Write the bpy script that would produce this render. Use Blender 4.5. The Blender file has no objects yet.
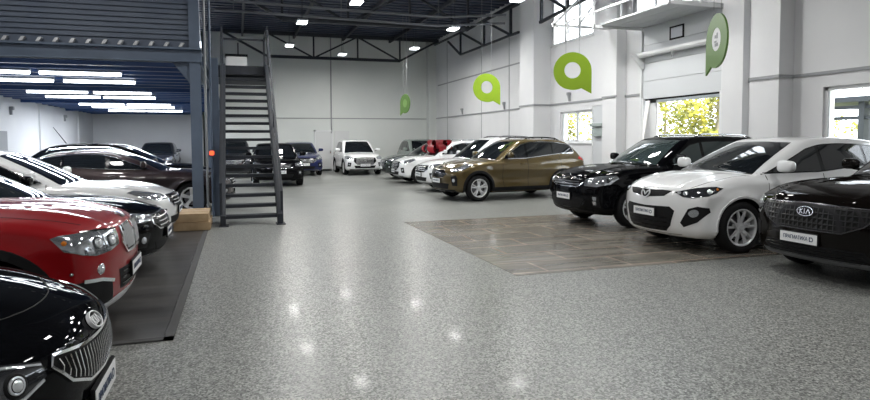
import bpy, bmesh, math, random
import numpy as np
from mathutils import Vector, Matrix
from mathutils.bvhtree import BVHTree
PI = math.pi
C = bpy.context.scene.collection
random.seed(7)

# ------------------------------------------------------------------ materials
def mat(name, col, rough=.5, metal=0., coat=0., coat_rough=.03, spec=.5, emit=None, estr=0., trans=0., ior=1.45, alpha=1.):
    m = bpy.data.materials.new(name); m.use_nodes = True
    b = m.node_tree.nodes['Principled BSDF']
    b.inputs['Base Color'].default_value = (*col, 1)
    b.inputs['Roughness'].default_value = rough
    b.inputs['Metallic'].default_value = metal
    b.inputs['Coat Weight'].default_value = coat
    b.inputs['Coat Roughness'].default_value = coat_rough
    b.inputs['Specular IOR Level'].default_value = spec
    b.inputs['IOR'].default_value = ior
    b.inputs['Transmission Weight'].default_value = trans
    b.inputs['Alpha'].default_value = alpha
    if emit: 
        b.inputs['Emission Color'].default_value = (*emit, 1); b.inputs['Emission Strength'].default_value = estr
    return m
def noisy(m, c1, c2, scale, detail=3., bump=0., rough=None, dist=0.):
    """mottle the base colour of a material with object-space noise"""
    nt = m.node_tree; b = nt.nodes['Principled BSDF']
    tc = nt.nodes.new('ShaderNodeTexCoord'); n = nt.nodes.new('ShaderNodeTexNoise'); r = nt.nodes.new('ShaderNodeValToRGB')
    n.inputs['Scale'].default_value = scale; n.inputs['Detail'].default_value = detail; n.inputs['Distortion'].default_value = dist
    nt.links.new(tc.outputs['Object'], n.inputs['Vector']); nt.links.new(n.outputs['Fac'], r.inputs['Fac'])
    r.color_ramp.elements[0].position = .3; r.color_ramp.elements[1].position = .7
    r.color_ramp.elements[0].color = (*c1, 1); r.color_ramp.elements[1].color = (*c2, 1)
    nt.links.new(r.outputs['Color'], b.inputs['Base Color'])
    if bump:
        bp = nt.nodes.new('ShaderNodeBump'); bp.inputs['Strength'].default_value = bump; bp.inputs['Distance'].default_value = .01
        nt.links.new(n.outputs['Fac'], bp.inputs['Height']); nt.links.new(bp.outputs['Normal'], b.inputs['Normal'])
    return m

def paint(name, col, metal=.35, rough=.32):
    return mat(name, col, rough=rough, metal=metal, spec=.3, coat=.9, coat_rough=.02)
M = {}
M['black_paint'] = mat('black paint', (.003,.0032,.004), .4, 0, .32, spec=.0)
M['brownblack_paint'] = mat('brown black paint', (.005,.004,.0035), .4, 0, .35, spec=.0)
M['red_paint'] = mat('red paint', (.25,.003,.006), .5, .15, .8, spec=.15)
M['white_paint'] = mat('white paint', (.78,.79,.8), .3, 0, 1.)
M['ochre_paint'] = paint('ochre paint', (.085,.060,.020), .45, .35)
M['navy_paint'] = paint('navy paint', (.012,.018,.085), .4, .3)
M['brown_paint'] = paint('brown paint', (.028,.018,.019), .3, .3)
M['green_paint'] = paint('dark green paint', (.02,.03,.026), .4, .3)
M['silver_paint'] = paint('silver green paint', (.30,.35,.32), .6, .4)
M['darkgrey_paint'] = paint('dark grey paint', (.014,.016,.022), .2, .3)
M['glass'] = mat('tinted glass', (.008,.010,.012), .03, 0, 0, spec=.7)
M['glass_green'] = mat('green tinted windscreen', (.035,.05,.05), .03, 0, 0, spec=.7)
M['chrome'] = mat('chrome', (.75,.76,.78), .12, 1.)
M['alloy'] = mat('alloy', (.72,.73,.75), .35, .35)
M['alloy_dark'] = mat('dark alloy', (.16,.16,.17), .35, .7)
M['plastic'] = mat('black plastic', (.009,.009,.010), .6, spec=.2)
M['gloss_black'] = mat('gloss black plastic', (.004,.004,.005), .15, 0, 0, spec=.3)
M['rubber'] = mat('tyre rubber', (.010,.010,.011), .72, spec=.25)
M['lamp'] = mat('headlamp reflector', (.42,.44,.47), .12, .75, 1.)
M['lamp_dark'] = mat('smoked headlamp', (.05,.053,.06), .08, .5, 1.)
M['lens'] = mat('projector lens', (.75,.78,.82), .05, .6, 1.)
M['amber'] = mat('amber reflector', (.7,.22,.03), .2)
M['red_lamp'] = mat('red tail lamp', (.45,.01,.012), .12, 0, 1.)
M['plate'] = mat('plate white', (.80,.81,.82), .4)
M['plate_text'] = mat('plate text', (.04,.06,.12), .5)
M['blue'] = mat('emblem blue', (.03,.12,.5), .3)
M['seam'] = mat('panel gap', (.004,.004,.004), .8)
M['bow'] = mat('red satin ribbon', (.25,.002,.010), .5, 0, 0, spec=.2)

# ------------------------------------------------------------------ object helpers
def link(name, me, m, parent=None, smooth=False):
    o = bpy.data.objects.new(name, me); C.objects.link(o)
    for k in (m if isinstance(m, (list, tuple)) else [m]): me.materials.append(k)
    if parent: o.parent = parent
    if smooth: me.shade_smooth()
    return o
def obj(name, bm, m, parent=None, smooth=False, bevel=0.):
    if bevel: bmesh.ops.bevel(bm, geom=bm.edges[:], offset=bevel, segments=2, affect='EDGES', clamp_overlap=True)
    bmesh.ops.recalc_face_normals(bm, faces=bm.faces[:])
    me = bpy.data.meshes.new(name); bm.to_mesh(me); bm.free()
    return link(name, me, m, parent, smooth)
def tag(o, label=None, cat=None, group=None, kind=None):
    if label: o['label'] = label
    if cat: o['category'] = cat
    if group: o['group'] = group
    if kind: o['kind'] = kind
    return o
def thing(name, label, cat, loc=(0,0,0), rz=0., group=None):
    o = bpy.data.objects.new(name, None); C.objects.link(o); o.location = loc; o.rotation_euler = (0,0,rz)
    o.empty_display_size = .1
    return tag(o, label, cat, group)
def struct(name, bm, m, parent=None, **k):
    o = obj(name, bm, m, parent, **k)
    if not parent: o['kind'] = 'structure'
    return o
def dup(root, loc, rz=None, label=None, group=None):
    def rec(o, par):
        c = o.copy(); C.objects.link(c)
        if par: c.parent = par
        for ch in o.children: rec(ch, c)
        return c
    r = rec(root, None); r.location = loc
    if rz is not None: r.rotation_euler = (0,0,rz)
    if label: r['label'] = label
    if group: r['group'] = group
    return r
def B(): return bmesh.new()
def box(bm, x0, x1, y0, y1, z0, z1):
    vs = [bm.verts.new((x,y,z)) for x in (x0,x1) for y in (y0,y1) for z in (z0,z1)]
    for f in ((0,1,3,2),(4,6,7,5),(0,4,5,1),(2,3,7,6),(0,2,6,4),(1,5,7,3)): bm.faces.new([vs[i] for i in f])
    return bm
def bar(bm, p, q, w, h=None, upv=(0,0,1)):
    """square section bar from p to q"""
    h = h or w; p, q = Vector(p), Vector(q); d = (q-p).normalized(); u = Vector(upv)
    if abs(d.dot(u)) > .99: u = Vector((1,0,0))
    s = d.cross(u).normalized()*w/2; t = s.cross(d).normalized()*h/2
    vs = [bm.verts.new(c+a*s+b*t) for c in (p,q) for a,b in ((-1,-1),(1,-1),(1,1),(-1,1))]
    for f in ((3,2,1,0),(4,5,6,7),(0,1,5,4),(1,2,6,5),(2,3,7,6),(3,0,4,7)): bm.faces.new([vs[i] for i in f])
    return bm
def tube(bm, pts, r, n=8):
    pts = [Vector(p) for p in pts]; rings = []
    for i, p in enumerate(pts):
        d = (pts[min(i+1,len(pts)-1)]-pts[max(i-1,0)]).normalized()
        u = Vector((0,0,1)) if abs(d.z) < .95 else Vector((1,0,0))
        s = d.cross(u).normalized(); t = s.cross(d)
        rr = r[i] if isinstance(r,(list,tuple)) else r
        rings.append([bm.verts.new(p+rr*(math.cos(2*PI*k/n)*s+math.sin(2*PI*k/n)*t)) for k in range(n)])
    for a, b in zip(rings, rings[1:]):
        for k in range(n): bm.faces.new((a[k],a[(k+1)%n],b[(k+1)%n],b[k]))
    bm.faces.new(rings[0][::-1]); bm.faces.new(rings[-1])
    return bm
def lathe_y(bm, prof, n=48, cx=0, cz=0, y0=0, closed=False):
    """prof: (radius, y) pairs revolved round the y axis"""
    rings = [[bm.verts.new((cx+r*math.cos(2*PI*k/n), y0+y, cz+r*math.sin(2*PI*k/n))) for k in range(n)] for r, y in prof]
    pr = list(zip(rings, rings[1:])) + ([(rings[-1], rings[0])] if closed else [])
    for a, b in pr:
        for k in range(n): bm.faces.new((a[k],a[(k+1)%n],b[(k+1)%n],b[k]))
    if not closed:
        for rg, rv in ((rings[0],False),(rings[-1],True)):
            bm.faces.new(rg[::-1] if rv else rg)
    return bm
def prism(bm, poly, axis, a, b):
    """extrude 2D polygon along axis ('x': poly is (y,z); 'y': (x,z); 'z': (x,y)) from a to b"""
    def P(u, v, w): return {'x':(w,u,v),'y':(u,w,v),'z':(u,v,w)}[axis]
    A = [bm.verts.new(P(u,v,a)) for u,v in poly]; Bv = [bm.verts.new(P(u,v,b)) for u,v in poly]
    n = len(poly); bm.faces.new(A[::-1]); bm.faces.new(Bv)
    for i in range(n): bm.faces.new((A[i],A[(i+1)%n],Bv[(i+1)%n],Bv[i]))
    return bm
def text_mesh(s, size, depth=.002, bold=0.):
    cu = bpy.data.curves.new('lettering', 'FONT'); cu.body = s; cu.size = size; cu.extrude = depth; cu.offset = bold
    cu.align_x = 'CENTER'; cu.align_y = 'CENTER'
    o = bpy.data.objects.new('t', cu); C.objects.link(o)
    me = bpy.data.meshes.new_from_object(o.evaluated_get(bpy.context.evaluated_depsgraph_get()))
    bpy.data.objects.remove(o); me.materials.clear(); return me

# ------------------------------------------------------------------ car body: distance field -> surface
def chaikin(p, n=2, q=.25):
    for _ in range(n):
        r = []
        for i in range(len(p)):
            a, b = p[i], p[(i+1)%len(p)]
            r += [(a[0]*(1-q)+b[0]*q, a[1]*(1-q)+b[1]*q), (a[0]*q+b[0]*(1-q), a[1]*q+b[1]*(1-q))]
        p = r
    return p
def sdf_poly(poly, X, Z):
    d = np.full(X.shape, 1e9); s = np.ones(X.shape)
    n = len(poly)
    for i in range(n):
        ax, az = poly[i]; bx, bz = poly[i-1]
        ex, ez = bx-ax, bz-az; wx, wz = X-ax, Z-az
        t = np.clip((wx*ex+wz*ez)/(ex*ex+ez*ez+1e-12), 0, 1)
        dx, dz = wx-ex*t, wz-ez*t; d = np.minimum(d, dx*dx+dz*dz)
        c1 = Z >= az; c2 = Z < bz; c3 = ex*wz > ez*wx
        s = np.where((c1&c2&c3)|(~c1&~c2&~c3), -s, s)
    return s*np.sqrt(d)
def smax(a, b, k):
    h = np.maximum(k-np.abs(a-b), 0)/k
    return np.maximum(a, b)+h*h*k*.25
def smin(a, b, k): return -smax(-a, -b, k)
def sstep(x, a, b):
    t = np.clip((x-a)/(b-a), 0, 1); return t*t*(3-2*t)

class Field:
    def __init__(s, v, org, h): s.v, s.o, s.h = v, np.array(org), h
    def at(s, P, arr=None):
        a = s.v if arr is None else arr
        q = (P-s.o)/s.h; sh = np.array(a.shape[:3])
        q = np.clip(q, 0, sh-1.001); i = q.astype(int); f = q-i
        r = 0
        for dx in (0,1):
            for dy in (0,1):
                for dz in (0,1):
                    w = (f[:,0] if dx else 1-f[:,0])*(f[:,1] if dy else 1-f[:,1])*(f[:,2] if dz else 1-f[:,2])
                    c = a[i[:,0]+dx, i[:,1]+dy, i[:,2]+dz]
                    r = r+(w[:,None]*c if c.ndim == 2 else w*c)
        return r
def surface_nets(F):
    v = F.v; n = np.array(v.shape); ins = v < 0
    acc = np.zeros(tuple(n-1)+(3,)); cnt = np.zeros(tuple(n-1))
    cs = [(i,j,k) for i in (0,1) for j in (0,1) for k in (0,1)]
    def sl(c): return tuple(slice(a, a+m-1) for a, m in zip(c, n))
    for a in cs:
        for ax in range(3):
            if a[ax]: continue
            b = list(a); b[ax] = 1
            va, vb = v[sl(a)], v[sl(b)]
            m = (va < 0) != (vb < 0)
            t = np.where(m, va/(va-vb+1e-20), 0)
            for c in range(3): acc[...,c] += np.where(m, a[c]+(t if c == ax else 0), 0)
            cnt += m
    act = cnt > 0; idx = -np.ones(tuple(n-1), int); ii = np.argwhere(act); idx[act] = np.arange(len(ii))
    P = (ii+acc[act]/cnt[act][:,None])*F.h+F.o
    quads = []
    for ax in range(3):
        u, w = (ax+1)%3, (ax+2)%3
        s0 = [slice(None)]*3; s1 = [slice(None)]*3
        s0[ax] = slice(0,-1); s1[ax] = slice(1,None)
        A, Bq = ins[tuple(s0)], ins[tuple(s1)]
        e = np.argwhere(A != Bq)
        ok = (e[:,u] > 0)&(e[:,w] > 0)&(e[:,u] < n[u]-1)&(e[:,w] < n[w]-1); e = e[ok]
        q = []
        for du, dw in ((-1,-1),(0,-1),(0,0),(-1,0)):
            c = e.copy(); c[:,u] += du; c[:,w] += dw; q.append(idx[c[:,0],c[:,1],c[:,2]])
        q = np.stack(q, 1); flip = ~A[e[:,0],e[:,1],e[:,2]]
        q[flip] = q[flip][:,::-1]; quads.append(q)
    return P, np.concatenate(quads)

def seam_mesh(P, Q, N, mi=None):
    me = bpy.data.meshes.new('body'); me.vertices.add(len(P)); me.vertices.foreach_set('co', P.astype(np.float32).ravel())
    me.loops.add(Q.size); me.loops.foreach_set('vertex_index', Q.astype(np.int32).ravel())
    me.polygons.add(len(Q)); me.polygons.foreach_set('loop_start', np.arange(0, Q.size, 4, dtype=np.int32))
    if mi is not None: me.polygons.foreach_set('material_index', mi.astype(np.int32))
    me.update(calc_edges=True); me.validate()
    me.shade_smooth(); me.normals_split_custom_set_from_vertices(N.tolist())
    return me
# ------------------------------------------------------------------ a car: body surface plus parts laid onto it
DEF = dict(L=4.6, WB=2.7, FO=.92, W=1.86, H=1.65, r=.35, nb=.22, hf=.88, hc=1.05, cx=-.40, hx=-1.25, belt=1.06, beltR=1.12,
           rx=-2.95, bx=-3.35, bowF=.30, bowR=.22, tumble=.19, arch=.05, nose_k=.07, cab_in=.09, deck=None, k=.075, wx=None,
           bpil=-1.50, cpil=-2.40, dlo_end=-3.05, nose_low=.42, rim=('twin',5), rails=False, res=.035)
class Car:
    def __init__(s, name, label, cat, paintm, loc, rz, group=None, **kw):
        s.q = q = dict(DEF); q.update(kw); s.paint = paintm
        s.RO = q['L']-q['WB']-q['FO']; s.hw = q['W']/2; s.tail = -(q['WB']+s.RO)
        s.root = thing(name, label, cat, loc, rz, group)
        s.build()
    # -- distance field
    def build(s):
        q = s.q; h = q['res']; FO, WB, T, nb, hw = q['FO'], q['WB'], s.tail, q['nb'], s.hw
        nl = q['nose_low']; hf, hc, bl, br = q['hf'], q['hc'], q['belt'], q['beltR']
        low = [(FO-.22,nb),(FO-.05,nb+.06),(FO-.005,nl),(FO,(nl+hf)/2),(FO-.035,hf-.07),(FO-.16,hf),(FO-.55,(hf+hc)/2+.025),
               (q['cx']+.02,hc),(q['cx']-.35,(hc+bl)/2),(-WB*.55,bl),(-WB,br)]
        if q['deck']: low += [(-WB-.35,q['deck']),(T+.06,q['deck']-.02),(T,q['deck']-.14),(T+.03,.62),(T+.02,.45),(T+.2,nb+.06)]
        else: low += [(T+.14,br),(T+.03,br-.18),(T+.05,.72),(T,.60),(T+.03,.42),(T+.2,nb+.08)]
        low += [(-WB+.5,nb-.02),(-.5,nb-.02)]
        low = q.get('lower') or chaikin(low, 2)
        H = q['H']
        cab = q.get('cab_poly') or [(q['cx']+.03,hc-.18),(q['cx']+.03,hc-.03),(q['hx'],H-.07),(q['hx']-.38,H-.008),(q['hx']-.85,H),(q['rx']+.5,H-.02),(q['rx'],H-.075),(q['bx'],br+.02),(q['bx']-.02,br-.25)]
        s.cab = cab; cab = chaikin(cab, 2)
        gx = np.arange(T-.35, FO+.35, h); gz = np.arange(nb-.2, H+.2, h); gy = np.arange(0, hw+.2, h)
        X2, Z2 = np.meshgrid(gx, gz, indexing='ij')
        Fl = Field(sdf_poly(low, X2, Z2)[:,None,:].repeat(2,1), (gx[0],0,gz[0]), h)
        Fc = Field(sdf_poly(cab, X2, Z2)[:,None,:].repeat(2,1), (gx[0],0,gz[0]), h)
        X, Y, Z = np.meshgrid(gx, gy, gz, indexing='ij'); t = Y/hw
        def samp(F, A, Cz): return F.at(np.stack([A.ravel(), np.full(A.size, .0), Cz.ravel()], 1)).reshape(A.shape)
        ff = sstep(X, -.1, FO-.05); fr = 1-sstep(X, T+.05, T+.9)
        Xb = X+q['bowF']*t**2.6*ff-q['bowR']*t**3*fr
        crown = .055*t**2*sstep(Z, .6, .9)
        # hood valley and shoulder of the wings
        hood = -.014*np.exp(-((Y-.50)/.07)**2)*sstep(X, q['cx'], .1)*sstep(Z, .75, .9)
        dl = samp(Fl, Xb, Z+crown+hood)
        sec = np.interp(Z, [0,nb,nb+.12,.50,.62,.80,bl-.10,bl,bl+.12], [.10,.075,.02,.012,.018,.0,.022,.045,.11])
        flare = 0
        for wx in (0,-WB):
            dd = np.sqrt((X-wx)**2+(Z-q['r'])**2)-(q['r']+q['arch'])
            flare = flare+.024*np.exp(-(dd/.085)**2)
        body_tuck = .02*np.exp(-((Z-.56)/.10)**2)*sstep(X, -WB+.35, -WB+.7)*(1-sstep(X, -.7, -.4))
        Wl = hw-.022-sec-.05*ff**2-.05*fr**2+flare-body_tuck
        dl = smax(dl, Y-Wl, q['k'])
        tb = np.clip((Z-bl)/(H-bl), -.3, 1.1)
        Wc = hw-q['cab_in']-q['tumble']*np.maximum(tb,0)**1.15-.04*(1-sstep(X, T, T+1.2))-.05*sstep(X, q['hx'], q['cx'])
        Xg = X+.20*t**2*sstep(X, q['hx']-.4, q['hx']+.1)-.12*t**2*(1-sstep(X, q['rx']-.2, q['rx']+.5))
        dc = smax(samp(Fc, Xg, Z+.05*t**2), Y-Wc, .07)
        d = smin(dl, dc, .05)
        for wx in (0,-WB):
            Ra = q['r']+q['arch']
            cyl = np.maximum(np.sqrt((X-wx)**2+(Z-q['r'])**2)-Ra, (hw-.38)-Y)
            d = np.maximum(d, -cyl)
        full = np.concatenate([d[:,:0:-1,:], d], 1)
        s.F = F = Field(full, (gx[0], -gy[-1], gz[0]), h)
        g = np.gradient(full, h); s.G = np.stack(g, -1)
        P, Q = surface_nets(F)
        N = s.nrm(P)
        dv = F.at(P); P = P-N*np.clip(dv, -.4*h, .4*h)[:,None]
        N = s.nrm(P)
        cen = P[Q].mean(1); mi = np.zeros(len(Q), int)
        for wx in (0,-WB):
            rr = np.sqrt((cen[:,0]-wx)**2+(cen[:,2]-q['r'])**2)
            mi[(rr < q['r']+q['arch']+.006)&(cen[:,2] < q['r']*2+.2)] = 1
        mi[cen[:,2] < nb+.005] = 1
        me = seam_mesh(P, Q, N, mi)
        s.body = link('body', me, [s.paint, M['plastic']], s.root)
        s.bvh = BVHTree.FromPolygons([tuple(p) for p in P], [tuple(x) for x in Q])
        s.bpts = P
    def nrm(s, P):
        g = s.F.at(np.asarray(P, float).reshape(-1,3), s.G); return g/(np.linalg.norm(g, axis=1)[:,None]+1e-9)
    # -- points on the surface
    DIR = {'F':(-1,0,0),'S':(0,-1,0),'T':(0,0,-1),'R':(1,0,0)}
    def hit(s, p):
        m, a, b = p
        o = {'F':(5,a,b),'S':(a,3,b),'T':(a,b,4),'R':(-9,a,b)}[m]; d = Vector(s.DIR[m])
        h = s.bvh.ray_cast(Vector(o), d)[0]
        if h is None:
            o2 = {'F':(s.q['FO']-.2,a,b),'S':(a,s.hw-.1,b),'T':(a,b,1.),'R':(s.tail+.1,a,b)}[m]
            h = s.bvh.find_nearest(Vector(o2))[0]
        return h
    def patch(s, name, pts, m, d='S', off=.004, res=.05, parent=None, mirror=False, skirt=.012, smooth_poly=0):
        dv = Vector(s.DIR[d] if isinstance(d, str) else d).normalized()
        if smooth_poly:
            ab = chaikin([(p[1],p[2]) for p in pts], smooth_poly); pts = [(pts[0][0],a,b) for a,b in ab]
        P3 = [s.hit(p) for p in pts]
        u = (Vector((0,0,1)) if abs(dv.z) < .9 else Vector((1,0,0))).cross(dv).normalized(); v = dv.cross(u)
        c0 = sum(P3, Vector())/len(P3); bm = B()
        vs = [bm.verts.new(((p-c0).dot(u), (p-c0).dot(v), 0)) for p in P3]
        f = bm.faces.new(vs); bm.normal_update()
        if f.normal.z > 0: f.normal_flip()
        lo = [min(w.co[i] for w in vs) for i in (0,1)]; hi = [max(w.co[i] for w in vs) for i in (0,1)]
        for i in (0,1):
            n = int((hi[i]-lo[i])/res)
            for k in range(1, n+1):
                pc = [0,0,0]; pn = [0,0,0]; pc[i] = lo[i]+(hi[i]-lo[i])*k/(n+1); pn[i] = 1
                bmesh.ops.bisect_plane(bm, geom=bm.verts[:]+bm.edges[:]+bm.faces[:], plane_co=pc, plane_no=pn, dist=1e-5)
        bmesh.ops.triangulate(bm, faces=[f for f in bm.faces if len(f.verts) > 4])
        vl = bm.verts[:]; X = []
        for w in vl:
            p = c0+u*w.co.x+v*w.co.y; h = s.bvh.ray_cast(p-dv*4, dv)[0]
            if h is None or (h-p).length > .9: h = s.bvh.find_nearest(p)[0]
            X.append(h)
        N = s.nrm(X)
        for w, h, n in zip(vl, X, N): w.co = h+Vector(n)*off
        bm.verts.index_update()
        nm = {w: Vector(n) for w, n in zip(vl, N)}
        be = [e for e in bm.edges if len(e.link_faces) == 1]; dn = {}
        for e in be:
            for w in e.verts:
                if w not in dn:
                    x = bm.verts.new(w.co-nm[w]*skirt); dn[w] = x
        for w, x in list(dn.items()): nm[x] = nm[w]
        for e in be:
            a, b = e.verts
            bm.faces.new((a, b, dn[b], dn[a]))
        bmesh.ops.recalc_face_normals(bm, faces=bm.faces[:])
        bm.verts.index_update()
        nl = [tuple(nm[w]) for w in bm.verts]
        # outward orientation
        s0 = sum(1 if fc.normal.dot(nm[fc.verts[0]]) > 0 else -1 for fc in bm.faces if fc.verts[0] in nm)
        if s0 < 0: bmesh.ops.reverse_faces(bm, faces=bm.faces[:])
        out = []
        for sg in ((1,-1) if mirror else (1,)):
            b2 = bm.copy()
            if sg < 0:
                for w in b2.verts: w.co.y *= -1
                bmesh.ops.reverse_faces(b2, faces=b2.faces[:])
            me = bpy.data.meshes.new(name); b2.to_mesh(me); b2.free(); me.shade_smooth()
            me.normals_split_custom_set_from_vertices([(a, b*sg, c) for a,b,c in nl])
            par = parent[0 if sg > 0 else 1] if isinstance(parent, (list,tuple)) else (parent or s.root)
            out.append(link(name, me, m, par))
        bm.free(); return out
    def ribbon(s, name, pts, m, w=.02, off=.006, step=.05, parent=None, mirror=False, closed=False, curve=0):
        """strip following points laid on the body; pts share one projection mode"""
        pl = [(p[1],p[2]) for p in pts]; md = pts[0][0]
        if curve: pl = chaikin(pl, curve) if closed else [pl[0]]+chaikin(pl, curve)[1:-2]+[pl[-1]] if False else pl
        if closed: pl = pl+[pl[0]]
        P = []
        for a, b in zip(pl, pl[1:]):
            n = max(1, int(math.dist(a, b)/step))
            P += [(a[0]+(b[0]-a[0])*k/n, a[1]+(b[1]-a[1])*k/n) for k in range(n)]
        P.append(pl[-1])
        H = [s.hit((md, *p)) for p in P]; N = [Vector(n) for n in s.nrm(H)]
        bm = B(); rows = []
        for i, (p, n) in enumerate(zip(H, N)):
            a, b = H[max(i-1,0)], H[min(i+1,len(H)-1)]
            if closed and i in (0, len(H)-1): a, b = H[-2], H[1]
            tdir = (b-a); 
            if tdir.length < 1e-6: tdir = Vector((1,0,0))
            sd = tdir.normalized().cross(n).normalized()*w/2
            rows.append([bm.verts.new(p+x) for x in (sd*1.0-n*.006, sd*.85+n*off, -sd*.85+n*off, -sd-n*.006)])
        for a, b in zip(rows, rows[1:]):
            for k in range(3): bm.faces.new((a[k], a[k+1], b[k+1], b[k]))
        bmesh.ops.recalc_face_normals(bm, faces=bm.faces[:])
        out = []
        for sg in ((1,-1) if mirror else (1,)):
            b2 = bm.copy()
            if sg < 0:
                for v in b2.verts: v.co.y *= -1
                bmesh.ops.reverse_faces(b2, faces=b2.faces[:])
            par = parent[0 if sg > 0 else 1] if isinstance(parent, (list,tuple)) else (parent or s.root)
            me = bpy.data.meshes.new(name); b2.to_mesh(me); b2.free(); out.append(link(name, me, m, par))
        bm.free(); return out
    # -- furniture common to every car
    def glasshouse(s, glassm=None, quarter=True, surround='seam', pillars=True):
        q = s.q; g = glassm or M['glass']; hw = s.hw; bl, br, H = q['belt'], q['beltR'], q['H']
        yb = hw-.20; yt = hw-.13-q['tumble']-.06
        x0, x1 = q['cx']-.06, q['hx']-.02
        bot = [(x0-.20*(y/hw)**2, y) for y in np.linspace(-yb, yb, 11)]
        top = [(x1-.17*(y/hw)**2, y) for y in np.linspace(yt, -yt, 9)]
        s.ws = s.patch('windshield', [('T',a,b) for a,b in bot+top], g, 'T', res=.07)[0]
        # side glass from the cabin outline
        def beltz(x): return np.interp(-x, [-q['cx'], q['WB']*.55, q['WB'], q['WB']+.6], [bl-.01, bl, br, br+.01])+.035
        fx = q['cx']-q.get('dlo_front', .48)
        topz = lambda x: np.interp(-x, [-q['cx']+.17, -q['hx']+.16, -q['hx']+.46, -q['hx']+.85, -q['rx']-.5, -q['rx']], [q['hc']-.02, H-.11, H-.05, H-.04, H-.055, H-.12])-.070
        xs = [x for x in np.linspace(fx, q['dlo_end'], 22)]
        end = q['dlo_end']; rake = q.get('dlo_rake', .16)
        up = [(x, topz(x)) for x in xs if x > end+.02]
        ring = [(fx+.06, beltz(fx))]+up+[(end+.0, max(topz(end)-.04, beltz(end)+.10)), (end-rake, beltz(end)+.05), (end-rake*.7, beltz(end))]+[(x, beltz(x)) for x in xs[::-1][1:-1]]
        s.dlo = ring
        s.patch('window_trim', [('S',a,b) for a,b in ring], M['gloss_black'], 'S', off=.003, res=.08, mirror=True)
        def clip(x0_, x1_, ins=.016):
            lo = [(x, beltz(x)+ins) for x in np.linspace(x0_, x1_, 6)]
            hi = [(x, max(topz(x)-ins*1.2, beltz(x)+.02)) for x in np.linspace(x1_, x0_, 9)]
            return lo+hi
        fq = fx-.20
        parts = [(fx-.03, fq+.012), (fq-.012, q['bpil']+.035), (q['bpil']-.035, q['cpil']+.02)]
        for a, b in parts:
            s.patch('side_window', [('S',u,v) for u,v in clip(a, b)], g, 'S', off=.006, res=.08, mirror=True)
        if quarter and q['cpil']-.03 > end:
            pp = clip(q['cpil']-.03, end+.02); e = pp[5]
            pp = pp[:6]+[(end-rake*.55, beltz(end)+.06)]+pp[6:]
            s.patch('side_window', [('S',u,v) for u,v in pp], g, 'S', off=.006, res=.08, mirror=True)
        if surround == 'chrome':
            s.ribbon('chrome_trim', [('S',a,b) for a,b in ring], M['chrome'], w=.018, off=.010, mirror=True, closed=True)
        elif surround == 'belt':
            s.ribbon('chrome_trim', [('S',x,beltz(x)-.008) for x in xs], M['chrome'], w=.018, off=.010, mirror=True)
        # rear glass
        zb, zt = (q['deck'] or br)+.07, H-.17
        s.patch('rear_window', [('R',-hw+.26,zb),('R',hw-.26,zb),('R',hw-.40,zt),('R',-hw+.40,zt)], g, 'R' if not q['deck'] else (1,0,-.7), res=.08)
        s.beltz = beltz
    def seams(s):
        q = s.q; bz = s.beltz; xf = q['cx']-.36
        sl = q['nb']+.13; xr = q['cpil']-.05
        A = [('S',xf,bz(xf)-.02),('S',xf+.03,.7),('S',xf-.02,sl+.03),('S',xf-.08,sl)]
        Bp = [('S',q['bpil'],bz(q['bpil'])-.02),('S',q['bpil'],sl)]
        Ra = q['r']+q['arch']+.06; wx = -q['WB']
        Cp = [('S',xr-.15,bz(xr)-.02),('S',xr-.2,q['r']+Ra*.9),('S',wx+Ra*.88,q['r']+Ra*.5),('S',wx+Ra,q['r']+.05),('S',wx+Ra+.02,sl)]
        Dp = [('S',xf-.08,sl),('S',wx+Ra+.02,sl)]
        for L in (A,Bp,Cp,Dp): s.ribbon('panel_gap', L, M['seam'], w=.010, off=.002, mirror=True)
        # bonnet shut line
        s.ribbon('panel_gap', [('T',q['FO']-.28,s.hw-.30),('T',.25,s.hw-.19),('T',q['cx']-.05,s.hw-.17)], M['seam'], w=.009, off=.002, mirror=True)
        for x in (q['bpil']+.15, q['cpil']-.02):
            for sg in (1,-1):
                p = s.hit(('S',x,bz(x)-.14)); bm = B()
                tube(bm, [(p.x-.10,sg*(p.y-.01),p.z),(p.x-.085,sg*(p.y+.03),p.z),(p.x,sg*(p.y+.038),p.z+.004),(p.x+.085,sg*(p.y+.03),p.z+.002),(p.x+.10,sg*(p.y-.01),p.z)], .014, 8)
                obj('door_handle', bm, s.q.get('handle', s.paint), s.root, smooth=True)
    def arches(s, m=None, w=.055, sill=True, off=.008):
        q = s.q; Ra = q['r']+q['arch']+w*.42
        for wx in (0,-q['WB']):
            pts = [('S', wx+Ra*math.cos(a), q['r']+Ra*math.sin(a)) for a in np.linspace(-.22, PI+.22, 30)]
            pts = [p for p in pts if p[2] > q['nb']+.03]
            s.ribbon('wheel_arch', pts, m or s.paint, w=w, off=off, mirror=True)
        if sill:
            s.patch('side_sill', [('S',-Ra-.02,q['nb']+.03),('S',-Ra-.02,q['nb']+.14),('S',-q['WB']+Ra+.02,q['nb']+.14),('S',-q['WB']+Ra+.02,q['nb']+.03)], M['plastic'], 'S', off=.006, res=.1, mirror=True)
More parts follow.
